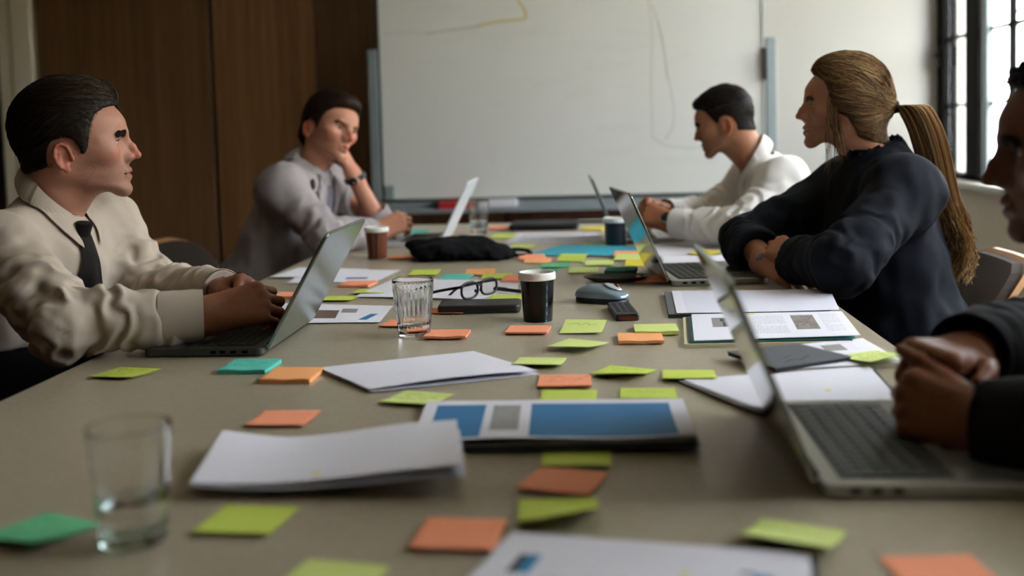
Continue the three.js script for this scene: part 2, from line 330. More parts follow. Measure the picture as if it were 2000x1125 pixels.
// ---------------------------------------------------------------- chairs
function makeChair(label, pos, turn) {                      // faces +z; origin on the floor under the seat centre
  const t = thing('meeting_chair', label, 'chair', pos, turn);
  const fab = M.chairFabric ??= mat('#3a3029', 0.95, { bumpMap: plasterBump, bumpScale: 0.0006 });
  const ply = M.ply ??= mat('#c08a58', 0.4), steel = M.grayMetal;
  part('seat', [slab(0.46, 0.45, 0.05, 0.09, 0.014).translate(0, 0.41, 0)], fab, t);
  part('seat_shell', slab(0.48, 0.46, 0.014, 0.1, 0.004).translate(0, 0.396, 0), ply, t);
  const bow = (x, y) => -0.2 - 0.11 * (y - 0.4) / 0.36 - 0.06 * Math.max(0, (y - 0.57) / 0.2) ** 2 + 0.5 * x * x;   // plan and side curve of the back
  const shell = (w, y0, y1, off, th, rc) => {
    const n = 28, m = 22, P = [], I = [];
    const half = (y) => { const b = Math.max(0, y - (y1 - rc)) / rc, c = Math.max(0, (y0 + rc) - y) / rc, e = Math.max(b, c); return w / 2 - rc + rc * Math.sqrt(Math.max(0, 1 - e * e)); };
    for (const s of [0, 1]) for (let j = 0; j <= m; j++) for (let i = 0; i <= n; i++) { const y = lerp(y0, y1, j / m), x = half(y) * (2 * i / n - 1); P.push(x, y, bow(x, y) + off + (s ? th : 0)); }
    const K = (n + 1) * (m + 1), q = (a, b, c, d, f) => f ? I.push(a, b, c, a, c, d) : I.push(a, c, b, a, d, c);
    for (let j = 0; j < m; j++) for (let i = 0; i < n; i++) { const a = j * (n + 1) + i, b = a + 1, c = b + n + 1, d = a + n + 1; q(a, b, c, d, false); q(a + K, b + K, c + K, d + K, true); }
    for (let j = 0; j < m; j++) { const a = j * (n + 1), b = a + n + 1; q(a, b, b + K, a + K, false); q(a + n, b + n, b + n + K, a + n + K, true); }
    for (let i = 0; i < n; i++) { q(i, i + 1, i + 1 + K, i + K, true); const o = m * (n + 1); q(o + i, o + i + 1, o + i + 1 + K, o + i + K, false); }
    const g = new THREE.BufferGeometry(); g.setAttribute('position', new THREE.Float32BufferAttribute(P, 3)); g.setIndex(I);
    const h = g.toNonIndexed(); h.computeVertexNormals(); return h;
  };
  part('back_shell', shell(0.46, 0.42, 0.775, 0, 0.016, 0.11), ply, t);
  part('backrest', shell(0.445, 0.435, 0.765, 0.016, 0.026, 0.105), fab, t);
  part('back_support', [box(0.05, 0.08, 0.05, -0.12, 0.395, -0.215), box(0.05, 0.08, 0.05, 0.12, 0.395, -0.215)], steel, t);
  for (const [sx, sz] of [[-1, -1], [1, -1], [-1, 1], [1, 1]]) part('leg', tube([V(sx * 0.17, 0.4, sz * 0.15), V(sx * 0.19, 0.36, sz * 0.18), V(sx * 0.215, 0.004, sz * 0.23)], 0.011, 14, 10), steel, t);
  part('seat_frame', [box(0.36, 0.02, 0.02, 0, 0.378, 0.15), box(0.36, 0.02, 0.02, 0, 0.378, -0.15), box(0.02, 0.02, 0.3, 0.17, 0.378, 0), box(0.02, 0.02, 0.3, -0.17, 0.378, 0)], steel, t);
  return t;
}

// ---------------------------------------------------------------- paper
const paperMat = mat('#e6e4ee', 0.85), paperShade = mat('#dcdbe8', 0.85);
function sheetGeo(f, th = 0.0004, nx = 14, nz = 14) {       // f(u, v) -> top surface; u to the right, v from far (0) to near (1)
  const P = [], U = [], I = [], K = (nx + 1) * (nz + 1);
  for (const s of [0, 1]) for (let j = 0; j <= nz; j++) for (let i = 0; i <= nx; i++) { const p = f(i / nx, j / nz); P.push(p.x, p.y - (s ? th : 0), p.z); U.push(i / nx, 1 - j / nz); }
  const q = (a, b, c, d) => I.push(a, b, c, a, c, d);
  for (let j = 0; j < nz; j++) for (let i = 0; i < nx; i++) { const a = j * (nx + 1) + i, b = a + 1, c = b + nx + 1, d = a + nx + 1; q(a, d, c, b); q(a + K, b + K, c + K, d + K); }
  for (let j = 0; j < nz; j++) { const a = j * (nx + 1), b = a + nx + 1; q(a, a + K, b + K, b); q(a + nx, b + nx, b + nx + K, a + nx + K); }
  for (let i = 0; i < nx; i++) { const o = nz * (nx + 1); q(i, i + 1, i + 1 + K, i + K); q(o + i, o + i + K, o + i + 1 + K, o + i + 1); }
  const g = new THREE.BufferGeometry(); g.setAttribute('position', new THREE.Float32BufferAttribute(P, 3)); g.setAttribute('uv', new THREE.Float32BufferAttribute(U, 2)); g.setIndex(I);
  g.computeVertexNormals();
  if (th > 0.002) { const h = g.toNonIndexed(); h.computeVertexNormals(); return h; }
  return g;
}
// a sheet w x d centred at the origin, with lift h(u, v)
const flat = (w, d, h = () => 0, base = 0) => (u, v) => V((u - 0.5) * w, base + h(u, v), (v - 0.5) * d);
const scribble = (c, w, h, rows, col, x0 = 0.1, x1 = 0.85, y0 = 0.15, y1 = 0.85, amp = 0.5) => {
  c.strokeStyle = col; c.lineCap = 'round';
  for (let r = 0; r < rows; r++) {
    const y = lerp(y0, y1, rows > 1 ? r / (rows - 1) : 0.5) * h, lh = (y1 - y0) / rows * h * amp; let x = x0 * w; const end = (x1 - rnd() * 0.25) * w;
    c.beginPath(); c.moveTo(x, y);
    while (x < end) { if (rnd() < 0.12) { x += lh * 1.1; c.moveTo(x, y); } const nx = x + lh * rr(0.2, 0.6); c.quadraticCurveTo(x + lh * 0.3, y - lh * rr(-0.1, 1), nx, y + lh * rr(-0.3, 0.2)); x = nx; }
    c.stroke();
  }
};
const textLines = (c, x, y, w, n, lh, col, wd) => { c.fillStyle = col; for (let i = 0; i < n; i++) { let q = x; const end = x + w * (i % 7 === 6 ? rr(0.3, 0.7) : 1); while (q < end) { const l = rr(4, 26); c.fillRect(q, y + i * lh, Math.min(l, end - q), wd); q += l + 5; } } };

// ---------------------------------------------------------------- sticky notes
const NOTE = { lime: '#c9da58', orange: '#ffa27a', teal: '#58c8b6', green: '#64c08a', yellow: '#ead640', amber: '#ffb070', darkgreen: '#22806a', pale: '#d3e184' };
const noteMats = {}, noteTex = [0, 1, 2].map((k) => canvasTex(256, 256, (c, w, h) => { c.fillStyle = '#fff'; c.fillRect(0, 0, w, h); c.lineWidth = 3; c.globalAlpha = 0.75; scribble(c, w, h, [1, 3, 4][k], '#4c5236', 0.1, [0.95, 0.9, 0.8][k], [0.1, 0.2, 0.2][k], [0.5, 0.6, 0.85][k], [0.5, 0.7, 0.6][k]); }));
function noteMat(col, k) { return noteMats[col + k] ??= mat(NOTE[col], 0.8, k === undefined ? {} : { map: noteTex[k] }); }
// near edge from (ax, ay) to (bx, by) in the photograph; liftA/liftB raise the ends of the near edge off the table
function note(label, col, ax, ay, bx, by, { a = 0.003, b = 0.003, th = 0.0007, on = TABLE_Y, far = 0.0004, w, d = 0.077, k, group, bow = 0 } = {}) {
  const A = onTable(ax, ay, on + a), B = onTable(bx, by, on + b), mid = A.clone().add(B).multiplyScalar(0.5), dx = B.x - A.x, dz = B.z - A.z;
  const turn = Math.atan2(-dz, dx); w ??= 0.076;
  const pad = th > 0.003, o = pad ? thing('sticky_note_pad', label, 'note pad', [mid.x, on, mid.z], turn, group) : null;
  const f = (u, v) => V((u - 0.5) * w, th + 0.0003 + far * (1 - v) ** 1.5 + (lerp(a, b, u)) * v ** 1.8 + bow * Math.sin(v * Math.PI) + (pad ? 0.0006 * Math.sin(u * 9) * v : 0), (v - 1) * d);
  if (pad) { part('pad_block', sheetGeo((u, v) => f(u, v).add(V(0, -0.0008, 0)), th - 0.0008, 8, 8), noteMat(col), o); part('top_note', sheetGeo(f, 0.0006, 8, 8), noteMat(col, k), o); return o; }
  const m = solo('sticky_note', label, 'sticky note', sheetGeo(f, th, 8, 10), noteMat(col, k), group);
  m.position.set(mid.x, on, mid.z); m.rotation.y = turn; return m;
}
// ---------------------------------------------------------------- sheets, pads and folders on the table
// corners in the photograph: near left, near right, far right, far left; all resting on one level
function quad(pts, on) { const P = pts.map(([x, y]) => onTable(x, y, on)), c = P.reduce((s, p) => s.add(p), V(0, 0, 0)).multiplyScalar(0.25); return { c, P: P.map((p) => p.clone().sub(c).setY(0)) }; }
const bil = (P, u, v) => P[3].clone().multiplyScalar((1 - u) * (1 - v)).addScaledVector(P[2], u * (1 - v)).addScaledVector(P[0], (1 - u) * v).addScaledVector(P[1], u * v);
function qsheet(name, label, cat, pts, { on = TABLE_Y, th = 0.0005, lift = () => 0, m = paperMat, group, nx = 16, nz = 12 } = {}) {
  const { c, P } = quad(pts, on), o = solo(name, label, cat, sheetGeo((u, v) => bil(P, u, v).setY(th + 0.0003 + lift(u, v)), th, nx, nz), m, group);
  o.position.set(c.x, on, c.z); return o;
}
function qstack(name, label, cat, pts, layers, { on = TABLE_Y, group } = {}) {   // layers: [part name, thickness, lift, material, shrink/offset]
  const { c, P } = quad(pts, on), t = thing(name, label, cat, [c.x, on, c.z], 0, group); let y = 0.0003;
  for (const [pn, th, lift, m, ox = 0, oz = 0, k = 1] of layers) { y += th; const yy = y; part(pn, sheetGeo((u, v) => bil(P, 0.5 + (u - 0.5) * k, 0.5 + (v - 0.5) * k).add(V(ox, yy + lift(u, v), oz)), th, 18, 14), m, t); y += 0.0002; }
  return t;
}
const NIL = () => 0;
const printed = (draw, w = 512, h = 384) => mat('#ffffff', 0.75, { map: canvasTex(w, h, (c, a, b) => { c.fillStyle = '#e6e4ee'; c.fillRect(0, 0, a, b); draw(c, a, b); }) });

// near stack of curled sheets
{
  const wave = (e) => (u, v) => 0.0055 * Math.sin(u * 5.6 + 2.9) * (1 - 0.5 * v) + 0.002 * smooth(u, 0.9, 1) * (1 - v) + 0.012 * u * u * v + 0.012 * Math.max(0, 0.25 - u) * 4 * (1 - v) ** 2 * 0.4 + 0.004 * e * u + 0.0125;
  const dot = printed((c, w, h) => { c.fillStyle = '#e6cf32'; c.beginPath(); c.ellipse(0.46 * w, 0.88 * h, 11, 9, 0, 0, 7); c.fill(); });
  qstack('paper_stack', 'nearest loose stack of blank sheets with curled edges and one yellow dot', 'papers', [[372, 973], [905, 972], [893, 862], [437, 876]],
    [['sheet', 0.0006, wave(-1.2), paperShade, 0.004, 0.004], ['sheet', 0.0006, wave(-0.7), paperShade, 0.001, 0.002], ['sheet', 0.0006, wave(0.1), paperShade, -0.002, -0.001], ['sheet', 0.0006, wave(1), dot, 0, 0]]);
}
// blank sheet in the middle
qstack('paper_stack', 'white blank sheets lying slantwise in the middle beside the orange note pad', 'papers', [[722, 768], [1050, 731], [925, 692], [622, 725]],
  [['sheet', 0.0006, (u, v) => 0.002 * v * (1 - u), paperShade, 0.003, 0.003], ['sheet', 0.0006, (u, v) => 0.004 + 0.004 * Math.sin(u * 3.14) * v, printed((c, w, h) => { c.lineWidth = 1.5; c.globalAlpha = 0.35; c.strokeStyle = '#777788'; c.beginPath(); c.moveTo(w * 0.32, h * 0.55); c.lineTo(w * 0.42, h * 0.82); c.stroke(); })]]);
// brochure with blue print
{
  const page = printed((c, w, h) => {
    c.fillStyle = '#3579ad'; c.fillRect(0.05 * w, 0.12 * h, 0.19 * w, 0.84 * h); c.fillRect(0.415 * w, 0.1 * h, 0.525 * w, 0.86 * h);
    c.fillStyle = '#9b9a98'; c.fillRect(0.27 * w, 0.14 * h, 0.105 * w, 0.66 * h);
    for (let i = 0; i < 160; i++) { c.globalAlpha = 0.25; c.fillStyle = i % 2 ? '#6f6e6c' : '#c2c0bd'; c.fillRect(rr(0.27, 0.365) * w, rr(0.14, 0.76) * h, rr(3, 12), rr(3, 12)); } c.globalAlpha = 1;
    for (let i = 0; i < 500; i++) { c.globalAlpha = 0.05; c.fillStyle = i % 2 ? '#fff' : '#124'; c.fillRect(rr(0.05, 0.93) * w, rr(0.1, 0.95) * h, rr(2, 40), rr(1, 3)); } c.globalAlpha = 1;
  }, 1024, 420);
  const up = (u, v) => 0.004 + 0.013 * Math.pow(v, 2) * u + 0.003 * Math.sin(u * 6) * v, cov = mat('#2c2e30', 0.5);
  qstack('brochure', 'open brochure printed with two blue blocks and a small grey photo', 'brochure', [[803, 882], [1364, 884], [1334, 792], [834, 797]],
    [['cover', 0.002, (u, v) => 0.0006 + 0.008 * v * v * u, cov, 0.002, 0.008], ['page_block', 0.002, (u, v) => 0.0015 + 0.0095 * v * v * u, mat('#8f9294', 0.7), 0, 0.003], ['page', 0.0006, up, page]]);
}
// nearest printed page on a dark folder
{
  const page = printed((c, w, h) => {
    c.save(); c.translate(0.12 * w, 0.24 * h); c.fillStyle = '#3b3436'; c.fillRect(-26, -10, 40, 130); c.fillStyle = '#2d83b4'; c.fillRect(4, -14, 42, 130); c.restore();
    c.fillStyle = '#4a3c48'; c.fillRect(0.79 * w, 0.24 * h, 46, 18); c.fillStyle = '#2d83b4'; c.fillRect(0.83 * w, 0.26 * h, 60, 40);
    c.fillStyle = '#e6d840'; c.beginPath(); c.ellipse(0.63 * w, 0.3 * h, 22, 10, 0, 0, 7); c.fill();
    c.fillStyle = '#8a8894'; textLines(c, 60, 0.6 * h, 800, 8, 22, '#8a8894', 5);
  }, 1024, 700);
  qstack('printed_page', 'printed page with blue marks on a dark folder at the near end of the table', 'papers', [[800, 1260], [1600, 1330], [1582, 1098], [1000, 1050]],
    [['folder', 0.003, NIL, mat('#2a2c30', 0.5), 0.004, -0.001, 1.015], ['page', 0.0008, (u, v) => 0.001 + 0.002 * u, page]]);
}
// documents on the far-right side
const document1 = printed((c, w, h) => { textLines(c, 70, 50, 560, 12, 30, '#6f6d78', 10); textLines(c, 690, 50, 240, 12, 30, '#7c7a85', 9); }, 1024, 512);
const document2 = printed((c, w, h) => {
  c.fillStyle = '#8d8788'; c.fillRect(130, 90, 110, 190); c.fillStyle = '#3c3a3a'; c.fillRect(185, 110, 40, 60); c.fillRect(200, 180, 34, 90);
  textLines(c, 280, 80, 330, 12, 30, '#97959f', 7); c.fillStyle = '#857b76'; c.fillRect(660, 70, 150, 300);
  for (let i = 0; i < 90; i++) { c.globalAlpha = 0.35; c.fillStyle = i % 2 ? '#5d534f' : '#a89f99'; c.fillRect(rr(660, 780), rr(70, 340), rr(5, 28), rr(5, 28)); } c.globalAlpha = 1;
  c.strokeStyle = '#4a423f'; c.lineWidth = 4; c.beginPath(); c.moveTo(670, 330); c.bezierCurveTo(700, 100, 740, 300, 790, 110); c.moveTo(680, 200); c.bezierCurveTo(720, 260, 760, 160, 800, 300); c.stroke();
  textLines(c, 850, 60, 120, 11, 34, '#97959f', 6);
  c.fillStyle = '#e4d83c'; c.beginPath(); c.ellipse(400, 30, 30, 14, 0, 0, 7); c.fill();
}, 1024, 512);
qstack('clipboard_pad', 'dark edged document pad with printed sheets, farther of the two pads', 'document pad', [[1306, 622], [1612, 620], [1596, 576], [1298, 577]],
  [['board', 0.007, NIL, mat('#23252a', 0.5)], ['binding', 0.0005, NIL, mat('#5d6064', 0.6)], ['sheet', 0.0006, (u, v) => 0.001 + 0.0015 * u, document1, 0.014, -0.002, 0.99], ['loose_sheet', 0.0006, (u, v) => 0.0005 + 0.004 * u * u, paperShade, 0.03, 0.002, 0.97]]);
qstack('document_folder', 'cream folder with a printed illustrated page on top, nearer of the two pads', 'document pad', [[1337, 680], [1668, 674], [1632, 620], [1334, 626]],
  [['cream_board', 0.006, NIL, mat('#cfcaa8', 0.7)], ['dark_sheet', 0.0015, NIL, mat('#3d4246', 0.6), 0.003, -0.002, 0.97], ['teal_sheet', 0.0008, (u, v) => 0.001 * u, mat('#3f9a96', 0.7), 0.008, -0.002, 0.97], ['printed_page', 0.0006, (u, v) => 0.0015 + 0.004 * u * v, document2, 0.014, -0.004, 0.985]]);
qstack('writing_pad', 'white writing pad with ruled lines under the black notebook', 'writing pad', [[1500, 734], [1768, 716], [1685, 668], [1480, 690]],
  [['pad_block', 0.006, NIL, mat('#d8d2bd', 0.8)], ['top_sheet', 0.0006, (u, v) => 0.0006 * Math.sin(u * 5), printed((c, w, h) => { textLines(c, 300, 40, 560, 12, 26, '#b5b3bc', 4); c.fillStyle = '#8f8d88'; c.fillRect(560, 60, 190, 110); }, 1024, 420), 0, 0, 1]]);
{
  const nb = qstack('black_notebook', 'black softcover notebook with an ink drawing on its cover', 'notebook', [[1515, 728], [1663, 705], [1560, 679], [1420, 695]],
    [['page_block', 0.005, NIL, mat('#24262b', 0.6), 0, 0, 0.98], ['cover', 0.0016, NIL, mat('#ffffff', 0.5, { map: canvasTex(512, 400, (c, w, h) => { c.fillStyle = '#54585e'; c.fillRect(0, 0, w, h); c.strokeStyle = '#0a0b0d'; c.lineWidth = 11; c.beginPath(); c.moveTo(120, 330); c.lineTo(210, 300); c.lineTo(225, 330); c.lineTo(340, 270); c.moveTo(180, 250); c.lineTo(260, 225); c.stroke(); }) })]], { on: TABLE_Y + 0.0072 });
}
qstack('paper_stack', 'loose white sheets with a folded corner behind the glossy near laptop', 'papers', [[1486, 814], [1756, 790], [1698, 722], [1332, 748]],
  [['sheet', 0.0005, NIL, mat('#3b3f4a', 0.7), 0.012, 0.0, 0.97], ['sheet', 0.0006, (u, v) => 0.002 + 0.003 * v * (1 - u), paperShade, -0.004, 0.002], ['sheet', 0.0006, (u, v) => 0.003 + 0.004 * v * (1 - u), printed((c, w, h) => { c.fillStyle = '#e0d03c'; c.beginPath(); c.ellipse(0.62 * w, 0.62 * h, 12, 9, 0, 0, 7); c.fill(); })]]);
// sheets on the left side and towards the far end
qsheet('paper_sheet', 'printed sheet with small pictures and a blue box beside the open grey laptop', 'paper', [[500, 634], [742, 632], [768, 598], [510, 592]], { m: printed((c, w, h) => { textLines(c, 40, 40, 160, 8, 26, '#b2b0ba', 5); c.fillStyle = '#6d5b4c'; c.fillRect(230, 130, 90, 170); c.fillStyle = '#8e8a86'; c.fillRect(330, 90, 60, 90); c.fillStyle = '#2f74a6'; c.beginPath(); c.moveTo(415, 330); c.lineTo(450, 330); c.lineTo(480, 200); c.lineTo(450, 200); c.fill(); }), lift: (u, v) => 0.002 * v });
qsheet('paper_sheet', 'white sheet under the folded spectacles', 'paper', [[692, 582], [1005, 590], [1015, 550], [765, 548]], { m: printed((c) => textLines(c, 250, 60, 200, 9, 30, '#c0bec8', 4)), lift: (u) => 0.002 * Math.sin(u * 4) + 0.002 });
qsheet('paper_sheet', 'sheet behind the grey laptop lid with a blue mark', 'paper', [[560, 556], [735, 550], [782, 528], [600, 528]], { m: printed((c, w, h) => { c.fillStyle = '#59629f'; c.fillRect(300, 250, 120, 50); textLines(c, 40, 60, 200, 6, 30, '#b0aec0', 5); }), lift: (u) => 0.003 * (1 - u) });
qsheet('paper_sheet', 'blank sheet in front of the elbow of the woman resting her chin', 'paper', [[528, 545], [700, 543], [720, 527], [585, 526]], { lift: (u) => 0.004 * (1 - u) + 0.001 });
qsheet('paper_sheet', 'bright teal sheet in the middle of the table', 'paper', [[1020, 500], [1255, 503], [1246, 482], [1092, 480]], { m: mat('#35a9c0', 0.75), lift: (u, v) => 0.004 * Math.sin(u * 3.14) });
qsheet('paper_sheet', 'printed sheet beyond the bright teal sheet', 'paper', [[985, 474], [1185, 476], [1165, 455], [1010, 455]], { m: printed((c) => textLines(c, 60, 50, 380, 10, 30, '#8f8da0', 9)) });
qsheet('paper_sheet', 'white sheet in front of the man in the white shirt', 'paper', [[1285, 500], [1450, 496], [1440, 473], [1275, 475]], { lift: (u) => 0.003 * u });
qsheet('paper_sheet', 'white sheet behind the laptop of the woman in navy', 'paper', [[1300, 520], [1462, 520], [1450, 498], [1290, 500]], { on: TABLE_Y + 0.0008 });

// ---------------------------------------------------------------- sticky notes (one entry per note)
note('green note with a lifted corner at the near edge beside the water tumbler', 'green', -62, 1046, 78, 1066, { a: 0.004, b: 0.01, k: 1 });
note('lime note in front of the nearest curled paper stack', 'lime', 367, 1040, 532, 1044, { a: 0.003, b: 0.004 });
note('large looking lime note cut by the bottom of the view', 'pale', 500, 1158, 700, 1180, { a: 0.004, b: 0.004 });
note('orange note between the curled paper stack and the nearest printed page', 'orange', 796, 1073, 966, 1078, { th: 0.002 });
note('orange note partly covered by a tilted lime note', 'orange', 1004, 955, 1150, 970, { th: 0.0015 });
note('tilted lime note lying over an orange note', 'lime', 1022, 1021, 1167, 992, { a: 0.009, b: 0.021, far: 0.002, on: TABLE_Y + 0.002 });
note('lime note sticking out from under the blue brochure', 'lime', 1057, 911, 1194, 909, { a: 0.003, b: 0.004 });
note('lime note with a raised edge in front of the near glossy laptop', 'pale', 1437, 1042, 1622, 1072, { a: 0.014, b: 0.014, k: 0 });
note('salmon note cut by the bottom corner beside the near laptop', 'orange', 1780, 1163, 1985, 1158);
note('orange note alone between the two tumblers on the empty part of the table', 'orange', 476, 832, 595, 832, { th: 0.0015 });
note('teal note pad in front of the open grey laptop', 'teal', 421, 731, 521, 731, { a: 0, b: 0, th: 0.0065, k: 1 });
note('orange note pad touching the teal note pad', 'amber', 508, 750, 603, 750, { a: 0, b: 0, th: 0.007 });
note('lime note with writing near the elbow of the man in a tie', 'lime', 167, 736, 259, 738, { k: 2, a: 0.003, b: 0.005 });
note('lime note half under the slanted white sheets', 'pale', 733, 785, 847, 791, { a: 0.004, b: 0.006, k: 1 });
note('orange note directly behind a lime note beside the slanted white sheets', 'orange', 1049, 757, 1156, 756, { th: 0.0025, k: 1 });
note('lime note directly in front of an orange note above the blue brochure', 'lime', 1051, 787, 1164, 787, { th: 0.0015, a: 0.004, b: 0.004 });
note('lime note with scrawled writing above the right end of the blue brochure', 'lime', 1212, 779, 1322, 779, { k: 0, a: 0.006, b: 0.006 });
note('lime note next to the tip of the folded white sheets', 'lime', 1297, 740, 1398, 739, { a: 0.006, b: 0.007 });
note('lime note with a curled edge two steps beyond the brochure', 'lime', 1147, 731, 1247, 730, { a: 0.004, b: 0.012, k: 2 });
note('pale lime note beyond the tip of the slanted white sheets', 'pale', 1000, 712, 1095, 713, { a: 0.007, b: 0.007 });
note('curved lime note between the black paper cup and the slanted sheets', 'pale', 1062, 677, 1152, 679, { a: 0.006, b: 0.012, far: 0.005, bow: 0.002 });
note('orange note pad between two lime notes in front of the remote control', 'amber', 1207, 672, 1298, 671, { a: 0.002, b: 0.002, th: 0.005 });
note('lime note pad in front of the remote control', 'pale', 1240, 655, 1327, 654, { a: 0.002, b: 0.002, th: 0.0065 });
note('lime note with handwriting at the foot of the black paper cup', 'pale', 1092, 652, 1173, 650, { k: 0, a: 0.001, b: 0.004, far: 0.012 });
note('orange note right in front of the black paper cup', 'orange', 985, 652, 1068, 652, { th: 0.003 });
note('orange note at the foot of the fluted tumbler', 'orange', 824, 662, 911, 661, { th: 0.004 });
note('orange note half hidden behind the fluted tumbler', 'orange', 738, 638, 820, 638, { th: 0.002 });
note('orange note tucked behind the spectacle case', 'orange', 830, 612, 905, 612);
note('orange note beside the clasped hands of the man in a tie', 'orange', 524, 582, 586, 582, { th: 0.004 });
note('lime note just beyond the lid of the grey laptop', 'lime', 622, 587, 678, 587, { a: 0.004, b: 0.004 });
note('orange note pad on the sheet behind the grey laptop lid', 'orange', 655, 561, 724, 561, { th: 0.005, a: 0.001, b: 0.001 });
note('lime note between an orange pad and the fluted tumbler', 'lime', 682, 573, 752, 572, { a: 0.004, b: 0.004 });
note('yellow lime note under the arm of the spectacles', 'lime', 945, 585, 1022, 585, { on: TABLE_Y + 0.004 });
note('orange note beside the brown paper cup', 'orange', 752, 505, 808, 505, { th: 0.002 });
const FAR = () => rr(0.003, 0.009);   // far edges that have curled up
note('lime note behind the fluted tumbler', 'lime', 790, 538, 858, 537, { far: FAR() });
note('teal note with a curved edge before the black cloth bag', 'teal', 850, 547, 915, 548, { a: 0.0036, b: 0.0024, th: 0.002, far: FAR() });
note('amber note curling up right in front of the black cloth bag', 'amber', 903, 537, 970, 536, { a: 0.0036, b: 0.003, far: FAR() });
note('lime note in front of the amber curling note', 'lime', 932, 546, 1006, 544, { a: 0.0024, b: 0.003, far: FAR() });
note('small orange note end showing behind the black paper cup', 'orange', 975, 551, 1040, 551, { th: 0.004, far: FAR() });
note('green note lying beyond the black paper cup', 'green', 1020, 537, 1086, 537, { a: 0.0018, b: 0.0018, far: FAR() });
note('orange note at the tail of the black cloth bag', 'orange', 1010, 508, 1072, 506, { far: FAR() });
note('amber note peeping from under a curled lime note near the bag', 'amber', 1015, 514, 1078, 514, { a: 0.0018, b: 0.0012, far: FAR() });
note('wavy lime note on the near edge of the bright teal sheet', 'lime', 1078, 510, 1150, 511, { a: 0.0018, b: 0.0012, far: 0.012, bow: 0.008, on: TABLE_Y + 0.002 });
note('pale green note curling among the lime notes', 'green', 1050, 522, 1120, 522, { a: 0.0036, b: 0.0018, far: FAR() });
note('lime note with an upturned end before the bright teal sheet', 'pale', 1135, 519, 1206, 517, { a: 0.003, b: 0.0042, far: FAR() });
note('lime note at the corner of the bright teal sheet', 'pale', 1192, 508, 1258, 508, { a: 0.0018, b: 0.0018, on: TABLE_Y + 0.002, far: FAR() });
note('salmon note on the bright teal sheet beside the laptop lid', 'orange', 1188, 500, 1256, 500, { on: TABLE_Y + 0.003, far: FAR() });
note('yellow note close to the laptop lid of the woman in navy', 'yellow', 1214, 520, 1282, 520, { a: 0.0018, b: 0.0015, far: FAR() });
note('lime note next to the dark green note pad', 'pale', 1106, 534, 1172, 533, { a: 0.0018, b: 0.0018, far: FAR() });
note('dark green note pad among the far notes', 'darkgreen', 1178, 537, 1243, 537, { th: 0.01, a: 0, b: 0 });
note('lime note beyond the tail of the black cloth bag', 'pale', 984, 485, 1042, 485, { a: 0.0012, b: 0.0018, far: FAR() });
note('olive lime note at the foot of the far tumbler', 'lime', 952, 465, 1000, 466, { a: 0.003, b: 0.0012, far: FAR() });
note('lime note beside the square looking dark cup', 'lime', 1130, 482, 1184, 482, { far: FAR() });
note('orange note between the far tumbler and the black sleeve', 'orange', 948, 449, 1000, 448, { th: 0.004, far: FAR() });
note('yellow note beside the end of the black sleeve', 'yellow', 1130, 450, 1180, 450, { th: 0.005, a: 0, b: 0 });
note('long yellow note on the white sheets near the folded arms', 'yellow', 1325, 494, 1400, 500, { a: 0.0012, b: 0.0006, far: 0.004, on: TABLE_Y + 0.003 });
note('teal note on the keyboard side of the white laptop', 'teal', 785, 456, 830, 456, { far: FAR() });
note('red orange note under the dark oval tray', 'orange', 1240, 552, 1302, 552, { far: FAR() });
note('pale lime note on the white writing pad', 'pale', 1715, 706, 1772, 690, { a: 0.006, b: 0.012, on: TABLE_Y + 0.008, w: 0.08, k: 1 });
